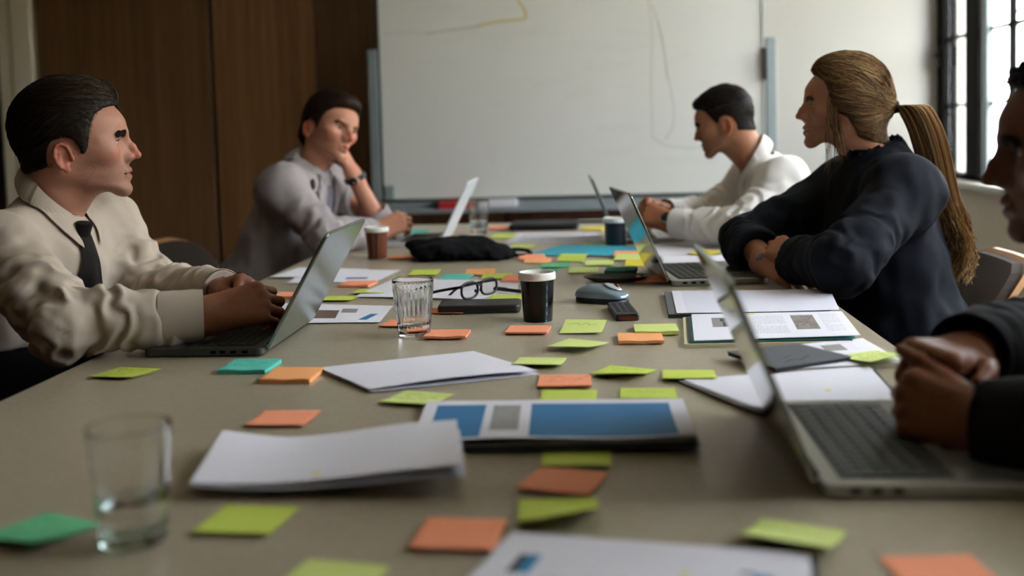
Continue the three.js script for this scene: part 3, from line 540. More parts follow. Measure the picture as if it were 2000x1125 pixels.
// ---------------------------------------------------------------- laptops
const ALU = mat('#a3a5a0', 0.3, { metalness: 0.85 }), KEY = mat('#1d2420', 0.5), WELL = mat('#2e332f', 0.6), SCREEN = mat('#0c0e10', 0.12);
function laptop(label, pos, turn, lean, w, d, lidMat, { keys = 'block', body = ALU, len = d } = {}) {   // hinge along x at the origin, keyboard towards +z
  const t = thing('laptop', label, 'laptop', pos, turn), h = 0.013;
  const base = part('base', slab(w, d, h, 0.012, 0.002).translate(0, 0.0015, d / 2), body, t);
  part('foot', [-1, 1].flatMap((a) => [-1, 1].map((b) => new THREE.CylinderGeometry(0.005, 0.006, 0.002, 12).translate(a * (w / 2 - 0.02), 0.001, d / 2 + b * (d / 2 - 0.02)))), M.blackMetal, base);
  const kw = w * 0.86, kd = d * 0.47, kz = d * 0.1 + kd / 2, top = h + 0.0015;
  part('keyboard_well', box(kw + 0.006, 0.0006, kd + 0.006, 0, top - 0.0002, kz), WELL, base);
  const rows = 6, gz = kd / rows;
  const each = keys === 'each', list = [];
  const shared = {};
  for (let r = 0; r < rows; r++) {
    const n = r === 5 ? 9 : 14, gx = kw / 14, rd = gz * 0.8;
    let x = -kw / 2;
    for (let i = 0; i < n; i++) {
      const span = r === 5 ? (i === 3 ? 5.5 : i > 3 ? 1.05 : 1.05) : r > 0 && (i === 0 || i === n - 1) ? 1.5 - (r === 2 ? 0.1 : 0) : r > 0 ? 11 / 12 : 1;
      const kwid = span * gx - 0.0026, id = kwid.toFixed(4);
      const g = shared[id] ??= new RoundedBoxGeometry(kwid, 0.0016, rd, 1, 0.0005);
      const px = x + span * gx / 2, pz = kz - kd / 2 + gz * (r + 0.5);
      if (each) { const k = part('key', g, KEY, base); k.position.set(px, top + 0.001, pz); } else list.push(g.clone().translate(px, top + 0.001, pz));
      x += span * gx;
    }
  }
  if (!each) part('keyboard', list, KEY, base);
  part('trackpad', slab(w * 0.34, d * 0.3, 0.0006, 0.004, 0.0002).translate(0, top - 0.0001, d * 0.8), mat('#9a9c97', 0.25, { metalness: 0.6 }), base);
  const port = new THREE.BoxGeometry(0.002, 0.005, 0.01);
  for (const [s, z] of [[1, 0.03], [1, 0.05], [1, 0.068], [1, 0.084], [-1, 0.03], [-1, 0.05], [-1, 0.07]]) part('port', port, M.blackMetal, base).position.set(s * (w / 2 - 0.0004), 0.0085, z);
  const a = (90 - lean) * D2R, place = (g) => g.rotateX(a).translate(0, 0.012, -0.003);
  const lid = part('lid', place(slab(w, len, 0.006, 0.012, 0.0015).translate(0, -0.006, -len / 2)), lidMat, t);
  part('screen_bezel', place(slab(w - 0.004, len - 0.006, 0.0006, 0.01, 0.0002).translate(0, 0, -len / 2)), mat('#101214', 0.2), lid);
  part('screen', place(slab(w - 0.03, len - 0.036, 0.0004, 0.002, 0.0001).translate(0, 0.0006, -len / 2 - 0.002)), SCREEN, lid);
  part('hinge', new THREE.CylinderGeometry(0.006, 0.006, w * 0.8, 16).rotateZ(Math.PI / 2).translate(0, 0.012, -0.002), M.blackMetal, t);
  return t;
}
const glossy = mat('#8b908d', 0.09, { metalness: 1 });
laptop('grey laptop with its lid towards us in front of the man in a tie', [-0.548, TABLE_Y, -1.832], -90 * D2R, 30, 0.292, 0.205, mat('#8b9896', 0.2, { metalness: 0.9 }), { keys: 'block', body: mat('#4f5653', 0.35, { metalness: 0.7 }), len: 0.223 });
laptop('near glossy laptop with dark keys before the clasped hands', [0.218, TABLE_Y, -1.168], 90 * D2R, 22, 0.318, 0.226, glossy, { keys: 'each', len: 0.222 });
laptop('glossy laptop before the folded arms of the woman in navy', [0.16, TABLE_Y, -2.53], 97 * D2R, 23, 0.315, 0.222, glossy, { len: 0.222 });
laptop('white laptop beyond the black cloth bag seen from its edge', [-0.49, TABLE_Y, -3.46], -90 * D2R, 27, 0.31, 0.215, mat('#dfe1e6', 0.35), { body: mat('#c6c9cc', 0.4) });
laptop('thin dark laptop of the man in the white shirt', [0.085, TABLE_Y, -3.42], 92 * D2R, 22, 0.3, 0.2, mat('#5d6663', 0.3, { metalness: 0.7 }), { len: 0.21 });

// ---------------------------------------------------------------- tumblers
const GLASS = new THREE.MeshPhysicalMaterial({ color: '#ffffff', roughness: 0.01, transmission: 1, thickness: 0.01, ior: 1.5, attenuationColor: S('#cfeee2'), attenuationDistance: 0.06 });
const WATER = new THREE.MeshPhysicalMaterial({ color: '#ffffff', roughness: 0, transmission: 1, thickness: 0.02, ior: 1.33 });
const CLEAR = new THREE.MeshPhysicalMaterial({ color: '#ffffff', roughness: 0.005, transmission: 1, thickness: 0.01, ior: 1.5 });
function tumbler(label, p, h, r0, r1, { water = 0, flutes = 0, base = 0.014, m = GLASS } = {}) {
  const t = thing('tumbler', label, 'glass', [p.x, TABLE_Y, p.z]);
  const rad = (y) => lerp(r0, r1, y / h), th = 0.0026;
  const out = [], inn = [];
  for (let i = 0; i <= 18; i++) { const y = 0.003 + (h - 0.0045) * i / 18; out.push([rad(y), y]); }
  for (let i = 18; i >= 0; i--) { const y = base + 0.002 + (h - 0.0035 - base) * i / 18; inn.push([rad(y) - th - (flutes ? 0.0008 : 0), y]); }
  const pts = [[0.0001, 0.002], [r0 * 0.6, 0.0016], [r0 - 0.003, 0.0004], [r0 - 0.0008, 0.001], ...out, [r1 - 0.0006, h - 0.0005], [r1 - th / 2, h], [r1 - th + 0.0003, h - 0.0007], ...inn, [rad(base) - th - 0.004, base + 0.0004], [0.0001, base]];
  const g = lathe(pts, flutes ? flutes * 8 : 64);
  if (flutes) {
    const q = g.attributes.position;
    for (let i = 0; i < q.count; i++) { const x = q.getX(i), z = q.getZ(i), y = q.getY(i), r = Math.hypot(x, z), fade = smooth(y, base * 0.9, base * 1.4) * (1 - smooth(y, h * 0.8, h * 0.87)); if (r > rad(y) - 0.0004 && y > 0.002) { const k = 1 + fade * 0.04 * (Math.abs(Math.cos(Math.atan2(z, x) * flutes / 2)) - 0.6); q.setX(i, x * k); q.setZ(i, z * k); } }
    g.computeVertexNormals();
  }
  part('glass_body', g, m, t);
  if (water) { const wt = []; for (let i = 0; i <= 8; i++) { const y = base + 0.002 + (water - base - 0.002) * i / 8; wt.push([rad(y) - th + 0.0002, y]); } part('water', lathe([[0.0001, base - 0.0002], [rad(base) - th - 0.004, base + 0.0002], ...wt, [rad(water) - th - 0.002, water - 0.0008], [0.0001, water - 0.0008]], 64), WATER, t); }
  return t;
}
tumbler('plain tumbler partly filled with water near the front of the table', V(-0.421, 0, -0.905), 0.108, 0.029, 0.0375, { water: 0.04 });
tumbler('fluted tumbler with orange notes around its foot', V(-0.322, 0, -1.855), 0.102, 0.0285, 0.038, { flutes: 26, base: 0.02, m: CLEAR });
tumbler('far plain tumbler standing before the red marker box', onTable(936, 458), 0.122, 0.029, 0.038, { water: 0.05, m: CLEAR });

// ---------------------------------------------------------------- paper cups
function cup(label, p, h, r0, r1, bodyMat, lidMat = mat('#e9e7e2', 0.5)) {
  const t = thing('paper_cup', label, 'cup', [p.x, TABLE_Y, p.z], rr(0, 0.2));
  part('cup_body', lathe([[0.0001, 0.004], [r0 - 0.002, 0.004], [r0 - 0.002, 0], [r0, 0], [r1 - 0.001, h - 0.009], [r1 - 0.002, h - 0.009], [r1 - 0.0035, h - 0.009]], 48), bodyMat, t);
  part('lid', lathe([[r1 - 0.0015, h - 0.0145], [r1 + 0.0016, h - 0.0145], [r1 + 0.0024, h - 0.0125], [r1 + 0.002, h - 0.004], [r1 + 0.0012, h - 0.001], [r1 - 0.0002, h], [r1 - 0.0022, h - 0.001], [r1 - 0.0032, h - 0.007], [0.0001, h - 0.0065]], 48), lidMat, t);
  part('sip_hole', box(0.012, 0.0012, 0.004, 0, h - 0.0068, r1 * 0.5), mat('#3a302a', 0.7), t);
  return t;
}
const cupTex = canvasTex(1024, 512, (c, w, h) => { c.fillStyle = '#08080b'; c.fillRect(0, 0, w, h); for (const x0 of [0.1, 0.6]) { c.fillStyle = '#4d6d92'; c.globalAlpha = 0.55; c.fillRect(x0 * w - 9, 0.14 * h, 18, 0.7 * h); c.globalAlpha = 0.9; c.fillStyle = '#8fb0d2'; for (let i = 0; i < 12; i++) c.fillRect(x0 * w - 6 + (i % 3) * 3, (0.3 + i * 0.032) * h, 9 - (i % 4) * 2, 7); } c.globalAlpha = 1; });
cup('black paper cup with a white lid in the middle of the table', V(-0.105, 0, -1.985), 0.094, 0.0275, 0.0335, mat('#ffffff', 0.22, { map: cupTex, specularIntensity: 0.6 }));
const stripeTex = canvasTex(1024, 512, (c, w, h) => { c.fillStyle = '#3a1f18'; c.fillRect(0, 0, w, h); c.strokeStyle = '#cf6a36'; c.lineWidth = 20; for (let i = 0; i < 22; i++) { const x = i * 48; c.globalAlpha = 0.35 + 0.5 * rnd(); c.beginPath(); c.moveTo(x, h * 0.9); c.quadraticCurveTo(x + 20, h * 0.5, x + rr(40, 90), h * 0.12); c.stroke(); } });
cup('brown striped paper cup with a white lid by the woman in grey', V(-0.626, 0, -3.02), 0.093, 0.027, 0.0335, mat('#ffffff', 0.45, { map: stripeTex }));
cup('dark navy paper cup with a white lid by the far white shirt', V(0.074, 0, -3.225), 0.088, 0.031, 0.035, mat('#141a26', 0.35));

// ---------------------------------------------------------------- mouse, remote, spectacles, case, tray, bag, sleeve
{
  const c = onTable(1176, 590), t = thing('computer_mouse', 'silver blue computer mouse with a dark base', 'mouse', [c.x, TABLE_Y, c.z], -0.42);
  const dome = (L, Wd, Ht, y0, flatten, off = 0) => {
    const g = new THREE.SphereGeometry(1, 40, 24, 0, Math.PI * 2, 0, Math.PI / 2), q = g.attributes.position;
    for (let i = 0; i < q.count; i++) { let x = q.getX(i), y = q.getY(i), z = q.getZ(i); const s = 1 - 0.16 * Math.cos(x * 2.6) + 0.1; q.setXYZ(i, x * L, y0 + Math.pow(y, flatten) * Ht * (1 + 0.18 * x * -1 - 0.25 * x * x), z * Wd * s + off); }
    g.computeVertexNormals(); return g;
  };
  part('base', dome(0.058, 0.031, 0.024, 0.002, 0.6), mat('#1f242b', 0.35), t);
  part('shell', dome(0.0595, 0.033, 0.026, 0.012, 0.75), mat('#8fa3b4', 0.28, { metalness: 0.55 }), t);
  part('button_panel', new THREE.SphereGeometry(1, 24, 12, 0, 6.2832, 0, Math.PI / 2).scale(0.02, 0.005, 0.014).rotateZ(-0.32).translate(0.026, 0.0335, 0.002), mat('#c3c8cc', 0.3, { metalness: 0.4 }), t);
  part('scroll_wheel', new THREE.CylinderGeometry(0.006, 0.006, 0.005, 20).rotateX(Math.PI / 2).translate(0.033, 0.034, 0.002), mat('#7a2b22', 0.5), t);
}
{
  const t = thing('remote_control', 'black remote control pointing at the note pads beside the mouse', 'remote', [0.058, TABLE_Y, -2.035], 0.1);
  part('body', slab(0.044, 0.145, 0.013, 0.006, 0.002), mat('#17151a', 0.3), t);
  for (let i = 0; i < 3; i++) for (let j = 0; j < 5; j++) part('button', box(0.008, 0.0016, 0.009, -0.012 + i * 0.012, 0.0126, -0.045 + j * 0.02, 0.0007), mat('#3a3638', 0.5), t);
  part('lens', box(0.03, 0.008, 0.002, 0, 0.002, 0.0722), mat('#5c1c14', 0.15), t);
}
{
  const c = onTable(938, 606), t = thing('spectacle_case', 'flat black spectacle case between the tumbler and the black cup', 'case', [c.x, TABLE_Y, c.z], 0.03);
  part('shell', slab(0.166, 0.085, 0.017, 0.012, 0.004), mat('#17171b', 0.45), t);
  part('lid_seam', slab(0.1664, 0.0854, 0.001, 0.012, 0.0003).translate(0, 0.0085, 0), mat('#050506', 0.6), t);
}
{
  const t = thing('spectacles', 'dark rimmed spectacles with spread arms lying behind the flat black case', 'spectacles', [-0.235, TABLE_Y, -2.16], 1.0);
  const dark = mat('#1a1614', 0.35), lens = new THREE.MeshPhysicalMaterial({ color: '#ffffff', roughness: 0, transmission: 1, thickness: 0, ior: 1.5 });
  const rim = (cx) => { const P = []; for (let i = 0; i < 20; i++) { const a = i / 20 * 6.2832; P.push(V(cx + 0.024 * Math.sign(Math.cos(a)) * Math.abs(Math.cos(a)) ** 0.75, 0.0405 + 0.0165 * Math.sign(Math.sin(a)) * Math.abs(Math.sin(a)) ** 0.75, 0.002 * Math.cos(a))); } return P; };
  for (const s of [-1, 1]) {
    const fr = part('rim', tube(rim(s * 0.032), 0.0026, 60, 8, true), dark, t);
    part('lens', new THREE.CylinderGeometry(1, 1, 0.001, 32).rotateX(Math.PI / 2).scale(0.0235, 0.016, 1).translate(s * 0.032, 0.0405, 0), lens, fr);
    part('temple_arm', [tube([V(s * 0.057, 0.05, -0.002), V(s * 0.063, 0.047, -0.02), V(s * 0.066, 0.036, -0.07), V(s * 0.064, 0.023, -0.115), V(s * 0.06, 0.006, -0.135)], 0.003, 28, 8)], dark, t);
    part('nose_pad', new THREE.SphereGeometry(0.003, 10, 8).scale(0.5, 1.3, 1).translate(s * 0.0085, 0.036, -0.004), dark, t);
  }
  part('bridge', tube([V(-0.009, 0.044, 0), V(0, 0.048, 0.001), V(0.009, 0.044, 0)], 0.0018, 12, 8), dark, t);
  t.position.y = TABLE_Y - 0.0034;
}
{
  const c = onTable(1203, 549), t = thing('oval_tray', 'thin dark oval tray lying behind the computer mouse', 'tray', [c.x, TABLE_Y, c.z], 0.05);
  part('dish', lathe([[0.0001, 0.002], [0.045, 0.002], [0.055, 0.001], [0.075, 0.011], [0.076, 0.0115], [0.074, 0.0125], [0.055, 0.004], [0.0001, 0.004]], 48).scale(1, 1, 0.62), mat('#4a4a4a', 0.35, { metalness: 0.4 }), t);
  part('rim', new THREE.TorusGeometry(0.075, 0.0012, 8, 56).rotateX(Math.PI / 2).scale(1, 1, 0.62).translate(0, 0.0118, 0), mat('#232323', 0.4), t);
}
{
  const t = thing('cloth_bag', 'slumped black cloth bag with a strap tail in the middle of the table', 'bag', [-0.36, TABLE_Y, -3.0], 0.08);
  const fold = (x, y, z) => 0.005 * noise3(x * 11, y * 14, z * 8) + 0.002 * noise3(x * 30, y * 26, z * 18);
  const f = (x, y, z) => { const e = (cx, cy, cz, a, b, c) => { const k = Math.hypot((x - cx) / a, (y - cy) / b, (z - cz) / c); return (k - 1) * Math.min(a, b, c); };
    let d = smin(e(-0.03, 0.014, 0, 0.115, 0.04, 0.11), e(-0.1, 0.022, 0.01, 0.055, 0.022, 0.09), 0.02); d = smin(d, e(0.07, 0.012, 0.03, 0.075, 0.024, 0.08), 0.02); d = smin(d, e(0.02, 0.03, -0.02, 0.06, 0.026, 0.07), 0.02); d = smin(d, e(-0.06, 0.034, -0.02, 0.05, 0.022, 0.07), 0.02);
    d = smin(d, cap(V(-0.09, 0.036, 0.02), V(-0.172, 0.046, 0.03), 0.022, 0.005)(x, y, z), 0.025);
    return Math.max(d + fold(x, y, z), -y + 0.0005); };
  part('bag_body', nets(f, [-0.18, -0.006, -0.14], [0.18, 0.085, 0.15], 0.006), M.blackCloth ??= mat('#0a0a0d', 0.95, { specularIntensity: 0.3 }), t);
  part('strap', [tube([V(0.1, 0.018, 0.03), V(0.14, 0.02, 0.0), V(0.175, 0.012, -0.03), V(0.185, 0.006, 0.01), V(0.15, 0.008, 0.05), V(0.11, 0.012, 0.05)], 0.0055, 40, 8)], M.blackCloth, t);
  
}
{
  const t = thing('laptop_sleeve', 'long black sleeve lying at the far end of the table', 'sleeve', [-0.17, TABLE_Y, -3.86], -0.03);
  part('sleeve_body', slab(0.25, 0.2, 0.022, 0.02, 0.008), mat('#17161a', 0.9), t);
  part('zip', slab(0.2506, 0.2006, 0.002, 0.02, 0.0006).translate(0, 0.01, 0), mat('#2e2d30', 0.4, { metalness: 0.5 }), t);
}
{
  const p = onTable(1150, 434), t = thing('mobile_phone', 'dark phone lying beyond the yellow note at the far end', 'phone', [p.x, TABLE_Y, p.z], 0.1);
  part('body', slab(0.14, 0.072, 0.009, 0.009, 0.002), mat('#141318', 0.35), t);
  part('screen', slab(0.132, 0.066, 0.0005, 0.006, 0.0001).translate(0, 0.0089, 0), SCREEN, t);
}
{
  const p = onTable(998, 575), t = thing('pen', 'dark pen lying slantwise on the yellow lime note behind the cup', 'pen', [p.x, TABLE_Y + 0.009, p.z], 0.9);
  part('barrel', new THREE.CylinderGeometry(0.0042, 0.0042, 0.1, 16).rotateX(Math.PI / 2), mat('#141216', 0.4), t);
  part('tip', new THREE.CylinderGeometry(0.0008, 0.0042, 0.014, 16).rotateX(Math.PI / 2).translate(0, 0, 0.057), mat('#2b2b2d', 0.3, { metalness: 0.6 }), t);
  part('clip', box(0.002, 0.002, 0.035, 0, 0.004, -0.03), mat('#8a8a8c', 0.3, { metalness: 0.8 }), t);
}
// ---------------------------------------------------------------- bodies: fields, heads, hands, clothes
const dirOf = (a, b) => b.clone().sub(a).normalize();
function cap(a, b, ra, rb = ra, fold) {                     // tapered capsule; fold(t, x, y, z) adds to the radius
  const bx = b.x - a.x, by = b.y - a.y, bz = b.z - a.z, L = bx * bx + by * by + bz * bz || 1e-9;
  return (x, y, z) => { const px = x - a.x, py = y - a.y, pz = z - a.z, t = clamp((px * bx + py * by + pz * bz) / L, 0, 1), dx = px - bx * t, dy = py - by * t, dz = pz - bz * t, d = Math.sqrt(dx * dx + dy * dy + dz * dz) - (ra + (rb - ra) * t); return fold && d < 0.06 ? d - fold(t, x, y, z) : d; };
}
function ell(c, r, basis) {                                 // ellipsoid; basis: three axes, or the world's
  const [A, B, C] = basis ?? [V(1, 0, 0), V(0, 1, 0), V(0, 0, 1)], m = Math.min(...r);
  return (x, y, z) => { const px = x - c.x, py = y - c.y, pz = z - c.z, u = (px * A.x + py * A.y + pz * A.z) / r[0], v = (px * B.x + py * B.y + pz * B.z) / r[1], w = (px * C.x + py * C.y + pz * C.z) / r[2], k = Math.sqrt(u * u + v * v + w * w), q = Math.sqrt(u * u / r[0] / r[0] + v * v / r[1] / r[1] + w * w / r[2] / r[2]); return k < 1e-6 ? -m : k * (k - 1) / q; };
}
class Field {
  constructor() { this.ops = []; }
  add(f, k = 0.02) { this.ops.push([f, k, 0]); return this; }
  cut(f, k = 0.004) { this.ops.push([f, k, 1]); return this; }
  get f() { const o = this.ops; return (x, y, z) => { let d = o[0][0](x, y, z); for (let i = 1; i < o.length; i++) { const [g, k, s] = o[i], e = g(x, y, z); d = s ? smax(d, -e, k) : smin(d, e, k); } return d; }; }
}
const table = (rows) => (y) => { if (y <= rows[0][0]) return rows[0][1]; for (let i = 1; i < rows.length; i++) if (y <= rows[i][0]) { const t = (y - rows[i - 1][0]) / (rows[i][0] - rows[i - 1][0]), s = t * t * (3 - 2 * t); return lerp(rows[i - 1][1], rows[i][1], lerp(t, s, 0.5)); } return rows[rows.length - 1][1]; };

// A head in its own space, metres: chin at y = 0, crown near 0.23, ears at z = -0.01, face towards +z.
function headField({ jaw = 1, nose = 1, cheek = 1, brow = 1, chinOut = 0, lipOut = 0, noseUp = 0, ears = true } = {}) {
  const zf = table([[-0.012, 0.088 + chinOut], [0.002, 0.1 + chinOut], [0.014, 0.106 + chinOut], [0.028, 0.1035], [0.043, 0.104], [0.06, 0.104], [0.08, 0.1], [0.1, 0.0985], [0.116, 0.1025], [0.13, 0.108], [0.15, 0.106], [0.17, 0.1], [0.185, 0.09]]);
  const wd = table([[-0.012, 0.034 * jaw], [0.005, 0.043 * jaw], [0.025, 0.053 * jaw], [0.05, 0.06 * jaw], [0.075, 0.0645], [0.1, 0.068], [0.13, 0.07], [0.16, 0.07], [0.185, 0.064]]);
  const face = (x, y, z) => {
    const w = wd(y), d = z > 0 ? zf(y) : 0.075, n = 2.25, k = Math.pow(Math.pow(Math.abs(x) / w, n) + Math.pow(Math.abs(z) / d, n), 1 / n);
    let e = (k - 1) * Math.min(w, d) * 0.9;
    const low = 0.004 + 0.028 * clamp((0.09 - z) / 0.09, 0, 1.6) - 0.012 * smooth(z, 0.085, 0.11);   // the jaw line rises towards the ear
    e = smax(e, (low - 0.003 - y) * 0.92, 0.018); return smax(e, y - 0.172, 0.03);
  };
  const F = new Field().add(ell(V(0, 0.14, 0.001), [0.0755, 0.089, 0.096])).add(face, 0.022);
  const two = (f, k) => { F.add((x, y, z) => f(Math.abs(x), y, z), k); };
  const two_ = (f, k) => { F.cut((x, y, z) => f(Math.abs(x), y, z), k); };
  two(ell(V(0.049, 0.09, 0.06), [0.019, 0.017, 0.026]), 0.025 * cheek);                 // cheekbone
  two(cap(V(0.008, 0.1245, 0.1), V(0.036, 0.1275, 0.09), 0.0085 * brow, 0.0075 * brow), 0.014);
  two(cap(V(0.036, 0.1275, 0.09), V(0.061, 0.113, 0.052), 0.0075 * brow, 0.005), 0.014);
  two_(ell(V(0.0325, 0.1105, 0.1005), [0.0195, 0.0105, 0.013]), 0.012);                  // eye socket
  two(ell(V(0.0325, 0.1095, 0.0785), [0.0137, 0.0128, 0.0136]), 0.005);                  // lids
  two_(ell(V(0.0345, 0.109, 0.0865), [0.0145, 0.0032, 0.0145]), 0.002);
  // nose: bridge, tip, wings
  const q = nose, up = noseUp;
  F.add(cap(V(0, 0.117, 0.091), V(0, 0.083, 0.098), 0.0105, 0.0145), 0.014);
  F.add(cap(V(0, 0.119, 0.0995), V(0, 0.097, 0.1085 + 0.009 * q), 0.0062, 0.007), 0.012).add(cap(V(0, 0.097, 0.1085 + 0.009 * q), V(0, 0.0805 + up, 0.1135 + 0.0135 * q), 0.0066, 0.008), 0.007);
  F.add(cap(V(0, 0.079 + up, 0.118), V(0, 0.069, 0.106), 0.006, 0.0065), 0.008);
  two(ell(V(0.0115, 0.0765, 0.1075), [0.006, 0.0075, 0.0115]), 0.008);
  two_(ell(V(0.0058, 0.066, 0.113), [0.0022, 0.0028, 0.004]), 0.002);
  // mouth
  const L = lipOut;
  F.add(cap(V(-0.0145, 0.0475, 0.1015 + L), V(0, 0.0495, 0.1075 + L), 0.0042, 0.0064), 0.007).add(cap(V(0, 0.0495, 0.1075 + L), V(0.0145, 0.0475, 0.1015 + L), 0.0064, 0.0042), 0.007);
  F.add(cap(V(-0.0125, 0.0395, 0.101 + L), V(0, 0.0375, 0.1055 + L), 0.005, 0.0072), 0.007).add(cap(V(0, 0.0375, 0.1055 + L), V(0.0125, 0.0395, 0.101 + L), 0.0072, 0.005), 0.007);
  F.cut(cap(V(-0.02, 0.0435, 0.099 + L), V(0, 0.0438, 0.1145 + L), 0.0012, 0.0022), 0.003).cut(cap(V(0, 0.0438, 0.1145 + L), V(0.02, 0.0435, 0.099 + L), 0.0022, 0.0012), 0.003);
  F.add(ell(V(0, 0.012, 0.094 + chinOut), [0.019, 0.0135, 0.0155]), 0.014);              // chin
  if (!ears) return F;
  // ears
  const e = V(0.0735, 0.083, -0.013), pts = [];
  for (let i = 0; i <= 9; i++) { const a = (-38 + i * 30) * D2R; pts.push(V(e.x + 0.008 + 0.0045 * Math.sin(i / 9 * Math.PI), e.y + 0.0245 * Math.sin(a + 0.6), e.z + 0.0152 * Math.cos(a + 0.6) - 0.004 * Math.sin(a + 0.6))); }
  two(ell(V(e.x + 0.005, e.y, e.z), [0.0066, 0.0255, 0.0158], [V(0.94, 0, 0.34), V(0, 1, 0), V(-0.34, 0, 0.94)]), 0.004);
  for (let i = 0; i < 9; i++) two(cap(pts[i], pts[i + 1], 0.0032, 0.0032), 0.003);
  two_(ell(V(e.x + 0.0125, e.y - 0.004, e.z + 0.003), [0.006, 0.011, 0.0075]), 0.004);
  two_(ell(V(e.x + 0.014, e.y + 0.015, e.z - 0.002), [0.004, 0.0055, 0.009]), 0.004);
  two(ell(V(e.x + 0.006, e.y - 0.0255, e.z + 0.007), [0.0042, 0.007, 0.006]), 0.006);
  two(ell(V(e.x + 0.006, e.y - 0.004, e.z + 0.0165), [0.004, 0.006, 0.004]), 0.004);
  return F;
}
const mix3 = (a, b, t) => [lerp(a[0], b[0], t), lerp(a[1], b[1], t), lerp(a[2], b[2], t)];
const lin = (hex) => { const c = S(hex); return [c.r, c.g, c.b]; };
// where the skin is red, bearded or dark: colours that belong to the face
function skinColour(base, { lip = '#a8574f', stubble = 0, blush = 0.3, stubbleCol = '#6b5245' } = {}) {
  const B = lin(base), Lp = lin(lip), St = lin(stubbleCol), Rd = mix3(B, [B[0] * 1.05, B[1] * 0.62, B[2] * 0.58], 1);
  return (x, y, z) => {
    const ax = Math.abs(x); let c = mix3(B, Rd, 0.15 * (noise3(x * 60, y * 60, z * 60) * 0.5 + 0.5));
    const bl = Math.max(0, 1 - Math.hypot((ax - 0.045) / 0.03, (y - 0.08) / 0.025, (z - 0.07) / 0.05)) + 1.1 * smooth(z, 0.112, 0.122) + 1.3 * smooth(ax, 0.074, 0.08) * (z < 0.02 && y > 0.04 && y < 0.125 ? 1 : 0);
    c = mix3(c, Rd, clamp(bl * blush * 1.6, 0, 0.8));
    if (stubble) { const s = smooth(0.082 - y + 0.2 * Math.max(0, 0.03 - Math.abs(z - 0.03)), 0, 0.02) * smooth(z, -0.005, 0.03) * (y > -0.03 ? 1 : 0); c = mix3(c, St, clamp(s * stubble * (0.75 + 0.5 * noise3(x * 400, y * 400, z * 400)), 0, 0.75)); }
    const lp = 1 - smooth(Math.hypot(ax / 0.019, (y - 0.0435) / 0.0095), 0.75, 1.05); if (z > 0.085) c = mix3(c, Lp, lp * 0.85);
    return c;
  };
}
const SKINMAT = mat('#ffffff', 0.48, { vertexColors: true, specularIntensity: 0.6, sheen: 0.15, sheenRoughness: 0.5, sheenColor: S('#ffb9a0') });
// strands laid over a surface: seeds start them, way(p) steers them, lifted off by out(t)
function strands(f, seeds, way, len, { step = 0.008, r = 0.0007, out = () => 0.0012, tone, jitter = 0.15, stop } = {}) {
  const P = [], I = [], C = [], e = 0.002;
  const grad = (p) => V(f(p.x + e, p.y, p.z) - f(p.x - e, p.y, p.z), f(p.x, p.y + e, p.z) - f(p.x, p.y - e, p.z), f(p.x, p.y, p.z + e) - f(p.x, p.y, p.z - e)).normalize();
  for (const s of seeds) {
    let p = s.clone(), dir = null; const n = Math.max(3, Math.round(len * rr(0.6, 1.15) / step)), col = tone ? tone(s) : [1, 1, 1], j = V(rr(-1, 1), rr(-1, 1), rr(-1, 1)).multiplyScalar(jitter), lift = rr(0.4, 1.5);
    const pts = [];
    for (let i = 0; i <= n; i++) {
      let g = grad(p); for (let k = 0; k < 2; k++) p.addScaledVector(g, -(f(p.x, p.y, p.z) - out(i / n) * lift)); g = grad(p);
      if ((stop && stop(p)) || Math.abs(f(p.x, p.y, p.z)) > 0.012 || (i && p.distanceTo(pts[pts.length - 1]) > step * 2.2)) break; pts.push(p.clone()); let d = way(p).add(j); d.addScaledVector(g, -d.dot(g)).normalize(); if (dir) d.lerp(dir, 0.45).normalize(); dir = d; p.addScaledVector(d, step);
    }
    if (pts.length > 2) sweep(pts, r, col, P, I, C);
  }
  return rawGeo(P, I, C);
}
function sweep(pts, r, col, P, I, C) {                       // a thin three-sided strand that tapers at both ends
  const o = P.length / 3, n = pts.length;
  for (let i = 0; i < n; i++) {
    const t = dirOf(pts[Math.max(0, i - 1)], pts[Math.min(n - 1, i + 1)]), a = V(t.y, t.z, t.x).cross(t).normalize(), b = t.clone().cross(a), w = r * (0.35 + 0.65 * Math.sin(Math.PI * (0.08 + 0.84 * i / (n - 1))));
    for (let k = 0; k < 3; k++) { const q = k * 2.0944; P.push(pts[i].x + (a.x * Math.cos(q) + b.x * Math.sin(q)) * w, pts[i].y + (a.y * Math.cos(q) + b.y * Math.sin(q)) * w, pts[i].z + (a.z * Math.cos(q) + b.z * Math.sin(q)) * w); C.push(...col); }
    if (i) for (let k = 0; k < 3; k++) { const a0 = o + (i - 1) * 3 + k, a1 = o + (i - 1) * 3 + (k + 1) % 3; I.push(a0, a1, a1 + 3, a0, a1 + 3, a0 + 3); }
  }
}
function rawGeo(P, I, C) { const g = new THREE.BufferGeometry(); g.setAttribute('position', new THREE.Float32BufferAttribute(P, 3)); g.setIndex(I); if (C) g.setAttribute('color', new THREE.Float32BufferAttribute(C, 3)); g.computeVertexNormals(); return g; }
const hairTone = (hexes) => { const L = hexes.map(lin); return () => { const k = rr(0.75, 1.2); return L[Math.floor(rnd() * L.length)].map((c) => c * k); }; };
const HAIRMAT = mat('#ffffff', 0.55, { vertexColors: true, specularIntensity: 0.25 });

